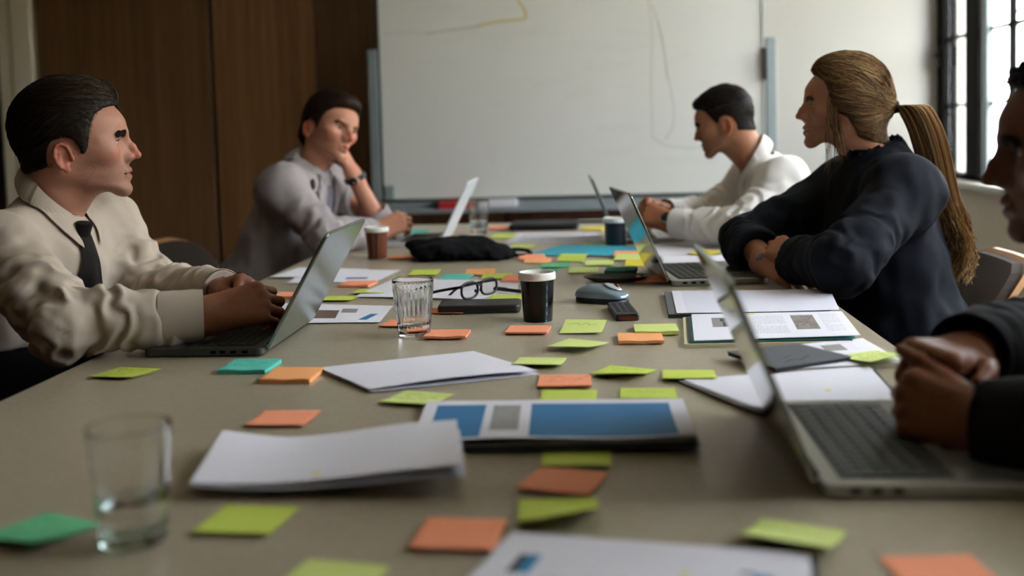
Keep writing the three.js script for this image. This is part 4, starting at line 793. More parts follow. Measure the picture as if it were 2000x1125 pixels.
// A hand: wrist w, D towards the knuckles, N out of the back of the hand; side 1 = right, -1 = left
function handField(w, D, N, side, { curl = [50, 60, 40], curls, spread = 0.06, thumb = [0.55, 0.6, -0.35], thumbCurl = 25, s = 1 } = {}) {
  D = D.clone().normalize(); N = N.clone().addScaledVector(D, -N.dot(D)).normalize();
  const T = N.clone().cross(D).multiplyScalar(side), at = (d, t, n) => w.clone().addScaledVector(D, d * s).addScaledVector(T, t * s).addScaledVector(N, n * s);
  const F = new Field(), base = [[0.088, 0.027], [0.092, 0.009], [0.087, -0.0095], [0.079, -0.027]], len = [[0.042, 0.025, 0.02], [0.046, 0.029, 0.021], [0.043, 0.027, 0.021], [0.034, 0.02, 0.018]], rad = [0.0092, 0.0095, 0.009, 0.008];
  const lo = w.clone(), hi = w.clone(), see = (p) => { lo.min(p); hi.max(p); };
  F.add(cap(at(-0.03, 0.008, 0), at(0.005, 0.01, 0), 0.021 * s, 0.019 * s)).add(cap(at(-0.03, -0.012, 0), at(0.005, -0.012, 0), 0.02 * s, 0.018 * s), 0.012);
  see(at(-0.06, 0, 0));
  base.forEach(([d, t], i) => F.add(cap(at(0.004, t * 0.55, -0.001), at(d, t, 0), 0.0165 * s, 0.0125 * s), 0.014));
  F.add(cap(at(0.015, 0.02, -0.008), at(0.055, 0.03, -0.012), 0.015 * s, 0.011 * s), 0.014);
  const fingers = [];
  base.forEach(([d, t], i) => {
    const c = curls?.[i] ?? curl; let p = at(d, t, 0), ang = 0, F1 = new Field();
    const lat = T.clone().multiplyScalar((1.5 - i) * spread);
    len[i].forEach((l, k) => { ang += c[k] * D2R; const v = D.clone().multiplyScalar(Math.cos(ang)).addScaledVector(N, -Math.sin(ang)).add(lat.clone().multiplyScalar(Math.max(0, Math.cos(ang)))).normalize(), q = p.clone().addScaledVector(v, l * s); F1.add(cap(p, q, rad[i] * (1 - 0.1 * k) * s * (k ? 1 : 1.08), rad[i] * (0.9 - 0.12 * k) * s), 0.003); p = q; see(q); });
    fingers.push(F1.f);
  });
  { let p = at(0.022, 0.02, -0.008), F1 = new Field(), v = D.clone().multiplyScalar(thumb[0]).addScaledVector(T, thumb[1]).addScaledVector(N, thumb[2]).normalize(); const axis = v.clone().cross(D.clone().addScaledVector(N, -0.4)).normalize();
    [[0.042, 0.0125, 0.0105], [0.034, 0.0105, 0.0092], [0.026, 0.0092, 0.007]].forEach(([l, a, b], k) => { const q = p.clone().addScaledVector(v, l * s); F1.add(cap(p, q, a * s, b * s), 0.003); p = q; see(q); v = v.clone().applyAxisAngle(axis, thumbCurl * D2R); }); fingers.push(F1.f); }
  const palm = F.f, m = 0.03;
  return { f: (x, y, z) => { const d0 = palm(x, y, z); let d = 1; for (const g of fingers) d = Math.min(d, g(x, y, z)); return smin(d0, d, 0.008); }, lo: [lo.x - m, lo.y - m, lo.z - m], hi: [hi.x + m, hi.y + m, hi.z + m] };
}
// wrinkled cloth on a limb: rings that crowd towards the bends
const folds = (amp, freq, where, seed) => (t, x, y, z) => { const w = where(t), n = noise3(x * 9 + seed, y * 9, z * 9); return w < 0.02 ? 0 : amp * w * (Math.sin(t * freq + 3.4 * n + 1.7 * noise3(x * 18, y * 18 + seed, z * 18)) * 0.7 + 0.5 * n); };
const limit = (lo, hi, m) => [[lo.x - m, lo.y - m, lo.z - m], [hi.x + m, hi.y + m, hi.z + m]];
function bounds(pts, m) { const lo = pts[0].clone(), hi = pts[0].clone(); for (const p of pts) { lo.min(p); hi.max(p); } return limit(lo, hi, m); }
// points laid on a cloth surface: from outside along -dir until the field is met
function land(f, p, dir, off = 0.002, far = 0.12) { const q = p.clone().addScaledVector(dir, far); for (let i = 0; i < 60; i++) { const d = f(q.x, q.y, q.z) - off; if (Math.abs(d) < 0.0003) break; q.addScaledVector(dir, -d * 0.8); if (q.distanceTo(p) > far * 1.15) { q.copy(p).addScaledVector(dir, far * 0.4); break; } } return q; }

// J: pelvis, neck (base of the neck), shR, shL, elR, elL, wrR, wrL, and head: { at, yaw, pitch, roll, scale }
function buildPerson(p) {
  const { J } = p, g = new THREE.Group(); g.name = numbered('person'); g.position.set(J.pelvis.x, 0, J.pelvis.z); scene.add(g); tag(g, p.label, 'person');
  const back = (geo) => geo.translate(-g.position.x, 0, -g.position.z);
  const put = (name, geo, m, parent = g) => part(name, back(Array.isArray(geo) ? merged(geo) : geo), m, parent);
  const Sx = dirOf(J.shR, J.shL), U = dirOf(J.pelvis, J.neck), Fw = Sx.clone().cross(U).normalize(), S1 = U.clone().cross(Fw).normalize(), B = [S1, U, Fw];
  const tp = (t, s = 0, f = 0) => J.pelvis.clone().lerp(J.neck, t).addScaledVector(S1, s).addScaledVector(Fw, f);
  const k = p.build ?? 1, hip = p.hips ?? 1;
  const legF = p.legs ?? Fw.clone().setY(0).normalize();
  const legs = [1, -1].map((s) => { const h = J.pelvis.clone().addScaledVector(S1, s * 0.085).add(V(0, -0.01, 0)), kn = h.clone().addScaledVector(legF, 0.4).addScaledVector(S1, s * 0.03).setY(0.51), an = kn.clone().addScaledVector(legF, 0.02).setY(0.1); return { h, kn, an, s }; });
  const torso = (o, soft = 0.05, trap = 0.05) => new Field().add(ell(tp(0.6, 0, 0.01), [0.145 * k + o, 0.16 + o, 0.098 * k + o], B)).add(ell(tp(0.32, 0, 0.012), [0.142 * k + o, 0.17, 0.104 * k + o], B), soft).add(ell(tp(0.02), [0.158 * hip + o, 0.12 + o, 0.118 * hip + o], B), soft)
    .add(cap(tp(0.86), J.shR, 0.038 + o, 0.052 * k + o), soft).add(cap(tp(0.86), J.shL, 0.038 + o, 0.052 * k + o), soft).add(cap(tp(0.88, 0, -0.022), J.neck.clone().addScaledVector(Fw, -0.01), 0.052 + o, 0.036 + o), 0.03);
  // skin: head and neck in head space, hands on grids of their own, the trunk coarsely, all one mesh
  const hs = p.head.scale ?? 1, Hm = new THREE.Matrix4().compose(p.head.at, new THREE.Quaternion().setFromEuler(new THREE.Euler((p.head.pitch ?? 0) * D2R, p.head.yaw * D2R, (p.head.roll ?? 0) * D2R, 'YXZ')), V(hs, hs, hs)).multiply(new THREE.Matrix4().makeTranslation(0, -0.115, 0)), inv = Hm.clone().invert();
  const HF = headField(p.face), nk = J.neck.clone().applyMatrix4(inv), bk = J.neck.clone().addScaledVector(Fw, -0.012).applyMatrix4(inv), nr = p.neckR ?? 0.052;
  HF.add(cap(V(0, 0.075, -0.022), nk, nr * 1.02, nr * 1.06), 0.02).add(cap(V(0, 0.03, 0.02), nk.clone().add(V(0, 0, 0.012)), nr * 0.72, nr * 0.9), 0.02);
  const hf = HF.f, hb = [[-0.098, Math.min(-0.03, nk.y - 0.05), -0.125], [0.098, 0.24, 0.145]];
  hb[0][2] = Math.min(hb[0][2], nk.z - 0.07); hb[1][2] = Math.max(hb[1][2], nk.z + 0.07); hb[0][0] = Math.min(hb[0][0], nk.x - 0.07); hb[1][0] = Math.max(hb[1][0], nk.x + 0.07);
  const colour = skinColour(p.skin, p.tone);
  const pieces = [nets(hf, hb[0], hb[1], p.cell ?? 0.003, { color: colour }).applyMatrix4(Hm)];
  const B0 = lin(p.handSkin ?? p.skin), rd = [B0[0] * 1.02, B0[1] * 0.72, B0[2] * 0.68];
  const handCol = (x, y, z) => mix3(B0, rd, clamp(0.25 + 0.35 * noise3(x * 70, y * 70, z * 70), 0, 1));
  const hand = (w, el, cfg, side) => { const D = cfg.to.clone().sub(w), h = handField(w, D, cfg.back, side, cfg), arm = cap(el.clone().lerp(w, 0.25), w.clone().addScaledVector(dirOf(el, w), -0.01), 0.034, 0.0235), start = el.clone().lerp(w, cfg.bare ?? 0.55);
    const f = (x, y, z) => smin(h.f(x, y, z), arm(x, y, z), 0.02), lo = V(...h.lo).min(start.clone().subScalar(0.04)), hi = V(...h.hi).max(start.clone().addScalar(0.04));
    return nets(f, [lo.x, lo.y, lo.z], [hi.x, hi.y, hi.z], p.handCell ?? 0.0035, { color: handCol }); };
  pieces.push(hand(J.wrR, J.elR, p.handR, 1), hand(J.wrL, J.elL, p.handL, -1));
  const core = torso(-0.012);
  for (const [a, b, c, r] of [[J.shR, J.elR, J.wrR], [J.shL, J.elL, J.wrL]]) core.add(cap(a, b, 0.044, 0.036), 0.03).add(cap(b, c, 0.035, 0.022), 0.01);
  for (const l of legs) core.add(cap(l.h, l.kn, 0.07, 0.052), 0.02).add(cap(l.kn, l.an, 0.05, 0.035), 0.01).add(cap(l.an.clone().setY(0.05), l.an.clone().setY(0.04).addScaledVector(legF, 0.16), 0.035, 0.028), 0.01);
  const all = [J.pelvis, J.neck, J.shR, J.shL, J.elR, J.elL, J.wrR, J.wrL, ...legs.flatMap((l) => [l.kn, l.an, l.an.clone().setY(0).addScaledVector(legF, 0.18)])];
  pieces.push(nets(core.f, ...bounds(all, 0.16), 0.016, { color: () => B0 }));
  put('body', pieces, SKINMAT);
  // eyes and brows
  const local = (geo) => back(geo.applyMatrix4(Hm));
  const gaze = p.gaze ?? [0, 0];
  for (const s of [-1, 1]) {
    const e = part('eye', local(new THREE.SphereGeometry(0.0124, 24, 18).translate(s * 0.0325, 0.1095, 0.0785)), M.eyeWhite ??= mat('#d9d2c8', 0.2), g);
    const iris = (r, o) => new THREE.SphereGeometry(0.0124, 20, 8, 0, 6.2832, 0, r).rotateX(Math.PI / 2).scale(o, o, o).rotateX(gaze[1]).rotateY(gaze[0]).translate(s * 0.0325, 0.1095, 0.0785);
    part('iris', local(iris(0.46, 1.012)), mat(p.iris ?? '#3c2a1c', 0.15), e); part('pupil', local(iris(0.2, 1.02)), M.pupil ??= mat('#050404', 0.1), e);
    const lash = []; for (let i = 0; i <= 10; i++) { const a = lerp(-0.95, 1.05, i / 10); lash.push(V(s * (0.0338 + 0.0134 * Math.sin(a)), 0.109 + 0.0042 * Math.cos(a * 1.35), 0.0785 + 0.0137 * Math.cos(a) + 0.0004)); }
    part('eyelashes', local(tube(lash, 0.001, 20, 6)), M.lash ??= mat('#1a1210', 0.6), e);
    const arc = [V(s * 0.012, 0.123, 0), V(s * 0.028, 0.1275, 0), V(s * 0.043, 0.126 + (p.browLift ?? 0) * 0.4, 0), V(s * 0.06, 0.1155 + (p.browLift ?? 0), 0)], crv = new THREE.CatmullRomCurve3(arc), bw = p.browWidth ?? 0.0042;
    const seeds = []; for (let i = 0; i < 320; i++) { const t = rnd(), q = crv.getPoint(t); q.y += rr(-1, 1) * bw * (1 - 0.55 * t); q.z = 0.1; seeds.push(q); }
    part('eyebrow', local(strands(hf, seeds, () => V(s * 0.9, 0.35, -0.5), 0.011, { step: 0.003, r: 0.0007, out: () => 0.0007, tone: hairTone(p.browTone ?? ['#1d140f']) })), HAIRMAT, g);
  }
  // hair
  const hair = p.hair(hf), hg = [nets(hair.f, [-0.115, hair.low ?? 0, -0.14], [0.115, 0.27, 0.14], p.cell ?? 0.003, { color: (() => { const t = lin(hair.base); return (x, y, z) => { const n = 1 + 0.3 * noise3(x * 160, y * 60, z * 40); return t.map((c) => c * n); }; })() })];
  if (hair.strands) hg.push(hair.strands(hair.f));
  const hm = part('hair', back(merged(hg.map((q) => { q.deleteAttribute('uv'); return q; })).applyMatrix4(Hm)), HAIRMAT, g);
  // clothes
  const c = p.cloth, ends = [], sl = c.sleeve ?? [1, 1], arms = [[J.shR, J.elR, J.wrR, sl[0], 1], [J.shL, J.elL, J.wrL, sl[1], -1]];
  const top = torso(c.loose ?? 0.012, 0.05);
  let fi = 0;
  for (const [a, b, w, cover] of arms) {
    const e = b.clone().lerp(w, cover), r0 = c.r ?? [0.062, 0.056, 0.044], A = c.fold ?? 0.007;
    top.add(cap(a, b, r0[0], r0[1], folds(A, 26, (t) => smooth(t, 0.25, 1) * 0.9 + 0.15, 3 + fi)), 0.035);
    top.add(cap(b, e, r0[1] * 0.98, lerp(r0[1], r0[2], cover), folds(A, 30, (t) => 1 - 0.75 * smooth(t, 0.1, 0.7) + 0.35 * smooth(t, 0.65, 0.75) - 0.5 * smooth(t, 0.78, 0.9), 9 + fi)), 0.014);
    const d = dirOf(b, w); top.cut(cap(e.clone().addScaledVector(d, 0.07), e.clone().addScaledVector(d, 0.12), 0.072, 0.06), 0.004); ends.push([e, d]); fi += 5;
  }
  top.cut(cap(J.neck.clone().addScaledVector(U, c.open ?? 0.02), J.neck.clone().addScaledVector(U, 0.2), c.neckHole ?? 0.057), 0.006);
  top.cut((x, y, z) => y - (c.hem ?? 0.6), 0.01);
  const base = top.f, wr = c.crease ?? 0.004;
  const cf = (x, y, z) => { const d = base(x, y, z); return d > 0.05 || d < -0.05 ? d : d - wr * (noise3(x * 7 + 4, y * 5, z * 7) * 0.8 + 0.5 * noise3(x * 16, y * 11, z * 16 + 5)); };
  const low = tp(-0.05).y - 0.12;
  const bb = bounds([J.pelvis, J.neck.clone().add(V(0, 0.05, 0)), J.shR, J.shL, J.elR, J.elL, J.wrR, J.wrL], 0.15);
  put(c.name, nets(cf, bb[0], bb[1], c.cell ?? 0.008, { slack: 1.7 }), c.mat);
  const tr = new Field().add(ell(tp(-0.02), [0.165 * hip, p.belt ?? 0.115, 0.125 * hip], B));
  for (const l of legs) tr.add(cap(l.h, l.kn, 0.086, 0.068), 0.04).add(cap(l.kn, l.an, 0.066, 0.052), 0.012);
  if (p.belt) tr.add(ell(tp(0.28, 0, 0.012), [0.17 * hip, 0.16, 0.135 * hip], B), 0.03).cut((x, y, z) => 0.735 - y, 0.004);
  tr.cut((x, y, z) => y - 0.075, 0.004);
  put('trousers', nets(tr.f, ...bounds([J.pelvis, ...legs.flatMap((l) => [l.kn, l.an])], 0.16), 0.014), p.trousers ?? (M.trousers ??= mat('#0e0e11', 0.95, { specularIntensity: 0.3 })));
  for (const l of legs) { const a = l.an.clone().setY(0.045), b = l.an.clone().addScaledVector(legF, 0.17).setY(0.038), sh = new Field().add(cap(a, b, 0.046, 0.04)).add(cap(a, l.an, 0.04, 0.042), 0.03); const sf = sh.f; put('shoe', nets((x, y, z) => Math.max(sf(x, y, z), -y + 0.002), ...bounds([a, b, l.an], 0.07), 0.009), M.shoe ??= mat('#120e0c', 0.4)); }
  return { g, put, part: (n, geo, m, par = g) => part(n, geo, m, par), local, back, cf, tp, S1, U, Fw, Hm, hf, ends, J };
}
// a ring of cloth or a strap round a limb
function band(c, d, r, w, th = 0.002, squash = 1, up = V(0, 1, 0)) {
  const g = lathe([[r - th, 0], [r, 0.0006], [r, w - 0.0006], [r - th, w], [r - th, 0]], 40).scale(1, 1, squash);
  const a = d.clone().normalize(), b = up.clone().addScaledVector(a, -up.dot(a)).normalize(), m = new THREE.Matrix4().makeBasis(b.clone().cross(a).negate(), a, b);
  return g.applyMatrix4(m.setPosition(c.clone().addScaledVector(a, -w / 2)));
}
function watch(P, c, d, outward, { r = 0.029, strap = mat('#1b1a1c', 0.5), face = mat('#23262a', 0.2), dial = 0.016 } = {}) {
  const w = P.put('watch', band(c, d, r, 0.018, 0.003, 0.85, outward), strap), b = outward.clone().addScaledVector(d, -outward.dot(d)).normalize(), q = new THREE.Quaternion().setFromUnitVectors(V(0, 1, 0), b), p = c.clone().addScaledVector(b, r * 0.86);
  P.put('watch_case', new THREE.CylinderGeometry(dial, dial, 0.008, 32).applyQuaternion(q).translate(p.x, p.y, p.z), mat('#a9abad', 0.25, { metalness: 0.9 }), w);
  const p2 = p.clone().addScaledVector(b, 0.0042); P.put('watch_dial', new THREE.CylinderGeometry(dial * 0.86, dial * 0.86, 0.0012, 32).applyQuaternion(q).translate(p2.x, p2.y, p2.z), face, w);
}
function pushOut(f, q, off) { const e = 0.003; for (let i = 0; i < 6; i++) { const d = f(q.x, q.y, q.z); if (d >= off) break; q.add(V(f(q.x + e, q.y, q.z) - f(q.x - e, q.y, q.z), f(q.x, q.y + e, q.z) - f(q.x, q.y - e, q.z), f(q.x, q.y, q.z + e) - f(q.x, q.y, q.z - e)).normalize().multiplyScalar((off - d) * 0.9)); } return q; }
// shirt collar: a fold line round the neck, leaves falling to two points in front
function collar(P, { r = 0.064, top = 0.04, back: wb = 0.042, front = 0.075, open = 0.35, m, lift = 0.012, flare = 0.02, tilt = 0 }) {
  const { J, S1, U, Fw } = P, c = J.neck.clone().addScaledVector(U, -0.005);
  const leaf = (s) => sheetGeo((u, v) => { const a = lerp(Math.PI, open, u), k = Math.pow(u, 2.2), w = lerp(wb, front, k), dirv = Fw.clone().multiplyScalar(Math.cos(a)).addScaledVector(S1, s * Math.sin(a)), vv = s > 0 ? v : v;
    const rad = r + flare * vv + 0.004 * Math.sin(vv * 3.14), h = lift + top * (1 - 0.55 * k) - vv * w * 0.9;
    const q = c.clone().addScaledVector(dirv, rad * (Math.cos(a) < 0 ? 0.95 : 1)).addScaledVector(U, h + tilt * Math.cos(a)).addScaledVector(Fw, vv * k * 0.012); return pushOut(P.cf, q, 0.0045 + 0.003 * v); }, 0.0025, 24, 10);
  for (const s of [1, -1]) P.put('collar', leaf(s), m);
  P.put('collar', sheetGeo((u, v) => { const a = u * Math.PI * 2, dirv = Fw.clone().multiplyScalar(Math.cos(a)).addScaledVector(S1, Math.sin(a)), f = (1 + Math.cos(a)) / 2; return c.clone().addScaledVector(dirv, r - 0.003).addScaledVector(U, lift + top * (1 - 0.6 * f) - v * 0.045 + tilt * Math.cos(a)); }, 0.0015, 40, 4), m);
}
// ---------------------------------------------------------------- people
const clothBump = dataTex(128, 128, (u, v) => { const k = 128 + 50 * Math.sin(u * 6.2832 * 32) * Math.sin(v * 6.2832 * 32) + 40 * (rnd() - 0.5); return [k, k, k]; }, false);
const cloth = (c, r = 0.9, extra = {}) => mat(c, r, { specularIntensity: 0.4, ...extra });
const rim = (rows) => table(rows);
// short hair: a cap over the skull, bare in front of line(y), above nape(z), clear of the ears
function crop(hf, { th = 0.012, line, ear = 1, nape = 0.05, extra = [], grain = 0.0009, taper = 0.7, comb = [220, 90, 40] }) {
  const top = new Field().add(ell(V(0, 0.143, -0.002), [0.0755 + th, 0.089 + th, 0.096 + th])); for (const [e, k] of extra) top.add(e, k);
  const tf = top.f;
  return (x, y, z) => {
    let d = tf(x, y, z); if (d > 0.04) return d;
    d = smin(d, Math.max(hf(x, y, z) - 0.004, y - 0.15, z - 0.06), 0.01);
    const lz = line(y, Math.abs(x)); d = smax(d, z - lz, 0.006); if (taper < 3) d = smax(d, hf(x, y, z) - (0.0025 + taper * Math.max(0, lz - z)), 0.006); d = smax(d, nape + 0.35 * Math.max(0, z + 0.09) - 0.35 * Math.max(0, z - 0.005) * 0 - y, 0.012);
    if (ear) d = smax(d, 0.031 * ear - Math.hypot((y - 0.085) * 0.82, z + 0.012, 0) - (Math.abs(x) < 0.055 ? 1 : 0), 0.006);
    return d - grain * noise3(x * comb[0], y * comb[1], z * comb[2]);
  };
}
// fine hairs along the edge of the hair, lying on the skin
function fringe(hf, line, n, tone, { lo = 0.085, hi = 0.19, len = 0.022, ahead = 0.005, way = (p) => V(0, 0.35, -1) } = {}) {
  const seeds = Array.from({ length: n }, () => { const y = lo + (hi - lo) * Math.sqrt(rnd()), s = rnd() < 0.5 ? -1 : 1, z = line(y, 0) + rr(-0.012, ahead); let x = 0.1; for (let i = 0; i < 40 && hf(x, y, z) > 0.0008 && x > 0; i++) x -= Math.max(0.0015, hf(x, y, z) * 0.7); return V(s * Math.max(0, x) * (y > 0.178 ? rnd() : 1), y, z); });
  return strands(hf, seeds, way, len, { step: 0.004, r: 0.0005, out: (t) => 0.0008 + 0.006 * t, tone });
}
const seedsOn = (n, fn) => Array.from({ length: n }, () => fn());

// the man in the tie
{
  const J = { pelvis: V(-1.2, 0.575, -2.06), neck: V(-1.078, 0.98, -2.033), shR: V(-1.105, 0.915, -1.87), shL: V(-1.05, 0.92, -2.205), elR: V(-0.885, 0.805, -1.685), elL: V(-0.945, 0.79, -2.165), wrR: V(-0.672, 0.8, -1.77), wrL: V(-0.715, 0.808, -1.99) };
  const shirt = cloth('#b8aa9a', 0.9, { bumpMap: clothBump, bumpScale: 0.0002 });
  const P = buildPerson({
    label: 'man in a cream shirt and dark tie with clasped hands behind a grey laptop', J, skin: '#b3806a', handSkin: '#9a674d', cell: 0.0024, handCell: 0.003, build: 1.04, belt: 0.15,
    head: { at: V(-1.035, 1.113, -2.028), yaw: 117.5, pitch: -0.5, roll: 0, scale: 1.0 }, face: { jaw: 1.02, nose: 1.0, chinOut: 0.001 }, tone: { stubble: 0.55, blush: 0.35, lip: '#a0605a' }, iris: '#3e4a4a', browTone: ['#17110d', '#241a14'], browWidth: 0.0042,
    handR: { to: V(-0.57, 0.818, -1.835), back: V(0.3, 0.65, 0.75), curl: [42, 66, 40], thumb: [0.75, 0.35, -0.35], bare: 0.6, s: 1.1 },
    handL: { to: V(-0.6, 0.84, -1.9), back: V(0.3, 0.85, -0.55), curl: [62, 70, 40], thumb: [0.75, 0.3, -0.3], bare: 0.7 },
    hair: (hf) => { const line = rim([[0.075, 0.012], [0.085, 0.03], [0.1, 0.033], [0.13, 0.037], [0.15, 0.042], [0.165, 0.05], [0.176, 0.066], [0.184, 0.1], [0.192, 0.14]]);
      return { base: '#1e1712', low: 0.02, f: crop(hf, { th: 0.012, line, nape: 0.045, extra: [[ell(V(0, 0.205, 0.042), [0.062, 0.03, 0.05]), 0.02]] }),
        strands: (f) => merged([fringe(hf, line, 420, hairTone(['#2a2019', '#3c3027', '#4a3d30'])), strands(f, seedsOn(2400, () => { const q = rnd(); return q < 0.3 ? V(rr(-0.06, 0.06), 0.19 + rnd() * 0.04, rr(0.05, 0.1)) : V(rr(-0.09, 0.09), rr(0.06, 0.23), rr(-0.1, 0.06)); }), (p) => V(p.x * 2, p.y > 0.17 ? 0.1 : -0.6, -1), 0.05, { r: 0.0006, out: (t) => 0.0006 + 0.0016 * t, stop: (p) => hf(p.x, p.y, p.z) < 0.005, tone: (s) => hairTone(s.z > 0.03 ? ['#4a3d30', '#2f251c', '#5a4c3d'] : ['#1f1712', '#2a2019', '#332820'])() })]) }; },
    cloth: { name: 'shirt', mat: shirt, cell: 0.0055, fold: 0.01, crease: 0.007, loose: 0.016, hem: 0.715, sleeve: [0.9, 0.92], r: [0.068, 0.06, 0.043] },
  });
  collar(P, { m: shirt, r: 0.064, top: 0.047, front: 0.074, open: 0.36, tilt: -0.03, lift: 0.018, flare: 0.02 });
  const [eR, eL] = P.ends;
  P.put('cuff', band(eR[0].clone().addScaledVector(eR[1], -0.02), eR[1], 0.0485, 0.075, 0.003, 0.97), shirt); P.put('cuff', band(eL[0].clone().addScaledVector(eL[1], -0.02), eL[1], 0.0475, 0.065, 0.003, 0.97), shirt);
  watch(P, J.wrL.clone().addScaledVector(eL[1], 0.004), eL[1], V(0.25, 0.6, 0.75), { strap: mat('#b9bcbd', 0.3, { metalness: 0.9 }), r: 0.028 });
  // tie: knot under the collar and a blade lying on the shirt
  const tieM = cloth('#16110f', 0.75), front = (t, s, off) => land(P.cf, P.tp(t, s, 0.05), P.Fw, off);
  P.put('tie', sheetGeo((u, v) => { const w = lerp(0.04, 0.115, smooth(v, 0, 0.9)); return front(lerp(0.94, 0.4, v), (u - 0.5) * w - 0.016, 0.005 + 0.003 * Math.sin(u * 3.14)); }, 0.003, 8, 30), tieM);
  const kp = front(0.945, -0.013, 0.006); P.put('tie_knot', new THREE.CylinderGeometry(0.02, 0.017, 0.034, 16).scale(1, 1, 0.7).applyQuaternion(new THREE.Quaternion().setFromRotationMatrix(new THREE.Matrix4().makeBasis(P.S1, P.U, P.Fw))).translate(kp.x, kp.y, kp.z), tieM);
  P.put('pocket', sheetGeo((u, v) => { const q = P.tp(lerp(0.64, 0.46, v), 0.075 + (u - 0.5) * 0.1, 0.05); return land(P.cf, q, P.Fw, 0.004 - 0.0028 * (v > 0.9 ? 1 : 0) + (v < 0.1 ? 0.002 * Math.sin(u * 3.14) : 0)); }, 0.0015, 12, 12), shirt);
  P.put('button_placket', sheetGeo((u, v) => front(lerp(0.9, 0.5, v), (u - 0.5) * 0.03, 0.0025), 0.001, 4, 24), shirt);
}

// the woman resting her chin
{
  const J = { pelvis: V(-1.1, 0.575, -3.36), neck: V(-0.915, 0.995, -3.36), shR: V(-0.955, 0.945, -3.2), shL: V(-0.905, 0.945, -3.51), elR: V(-0.8, 0.806, -3.12), elL: V(-0.7, 0.795, -3.44), wrR: V(-0.69, 0.79, -3.35), wrL: V(-0.772, 0.985, -3.375) };
  const jacket = cloth('#a29a9a', 0.9, { bumpMap: clothBump, bumpScale: 0.0003 });
  const P = buildPerson({
    label: 'woman in a pale grey jacket resting her chin on her hand', J, skin: '#c58e74', build: 0.92, hips: 1.02, neckR: 0.045,
    head: { at: V(-0.838, 1.14, -3.36), yaw: 54, pitch: 7, roll: -15, scale: 0.93 }, face: { jaw: 0.9, nose: 0.85, cheek: 1.1, brow: 0.6, lipOut: 0.0006 }, tone: { blush: 0.5, lip: '#b0605c' }, browTone: ['#5e4434'], browWidth: 0.0022, browLift: 0.004, gaze: [0.1, 0.25],
    handR: { to: V(-0.6, 0.83, -3.4), back: V(0.1, 0.5, 0.85), curl: [45, 55, 30], thumb: [0.75, 0.5, -0.3], bare: 0.3 },
    handL: { to: V(-0.8, 1.045, -3.37), back: V(0.85, -0.1, 0.1), curl: [75, 70, 30], thumb: [0.6, 0.4, -0.5], bare: 0.05, s: 0.95 },
    hair: (hf) => { const line = rim([[0.06, -0.03], [0.085, 0.022], [0.1, 0.03], [0.13, 0.04], [0.15, 0.05], [0.168, 0.066], [0.18, 0.088], [0.188, 0.12], [0.2, 0.15]]);
      const bun = ell(V(0, 0.075, -0.1), [0.04, 0.045, 0.03]), cf = crop(hf, { th: 0.014, line, nape: 0.035, extra: [[ell(V(0, 0.2, 0.05), [0.06, 0.034, 0.055]), 0.02], [ell(V(0, 0.09, -0.075), [0.05, 0.05, 0.04]), 0.03]] });
      return { base: '#2a1b13', low: 0, f: (x, y, z) => smin(cf(x, y, z), bun(x, y, z) - 0.002 * noise3(x * 120, y * 90, z * 60), 0.012),
        strands: (f) => strands(f, seedsOn(900, () => V(rr(-0.09, 0.09), rr(0.05, 0.24), rr(-0.1, 0.1))), (p) => V(p.x * -0.5, p.y > 0.12 ? -0.5 : 0, -1), 0.06, { r: 0.0007, out: () => 0.001, stop: (p) => hf(p.x, p.y, p.z) < 0.005, tone: hairTone(['#2a1b13', '#3c281b', '#20140e']) }) }; },
    cloth: { name: 'jacket', mat: jacket, cell: 0.008, fold: 0.008, crease: 0.006, loose: 0.034, sleeve: [0.75, 0.22], r: [0.066, 0.058, 0.047] },
  });
  collar(P, { m: jacket, r: 0.058, top: 0.03, back: 0.045, front: 0.12, open: 0.5, tilt: -0.02, lift: 0.01, flare: 0.022 });
  P.put('rolled_cuff', band(P.ends[1][0], P.ends[1][1], 0.057, 0.04, 0.006), jacket);
  P.put('blouse', sheetGeo((u, v) => land(P.cf, P.tp(lerp(0.97, 0.3, v), (u - 0.5) * lerp(0.06, 0.03, v), 0.05), P.Fw, 0.003), 0.002, 10, 20), cloth('#77717c'));
  const b = land(P.cf, atZ(608, 360, -3.3), V(0.35, 0.05, 1).normalize(), 0.004, 0.2); P.put('brooch', new THREE.SphereGeometry(0.014, 20, 12).scale(0.6, 1.3, 0.6).translate(b.x, b.y, b.z), mat('#3f2a1d', 0.5));
  watch(P, J.wrL.clone().addScaledVector(P.ends[1][1], -0.02), P.ends[1][1], V(-0.2, 0.2, 0.95), { r: 0.037 });
}

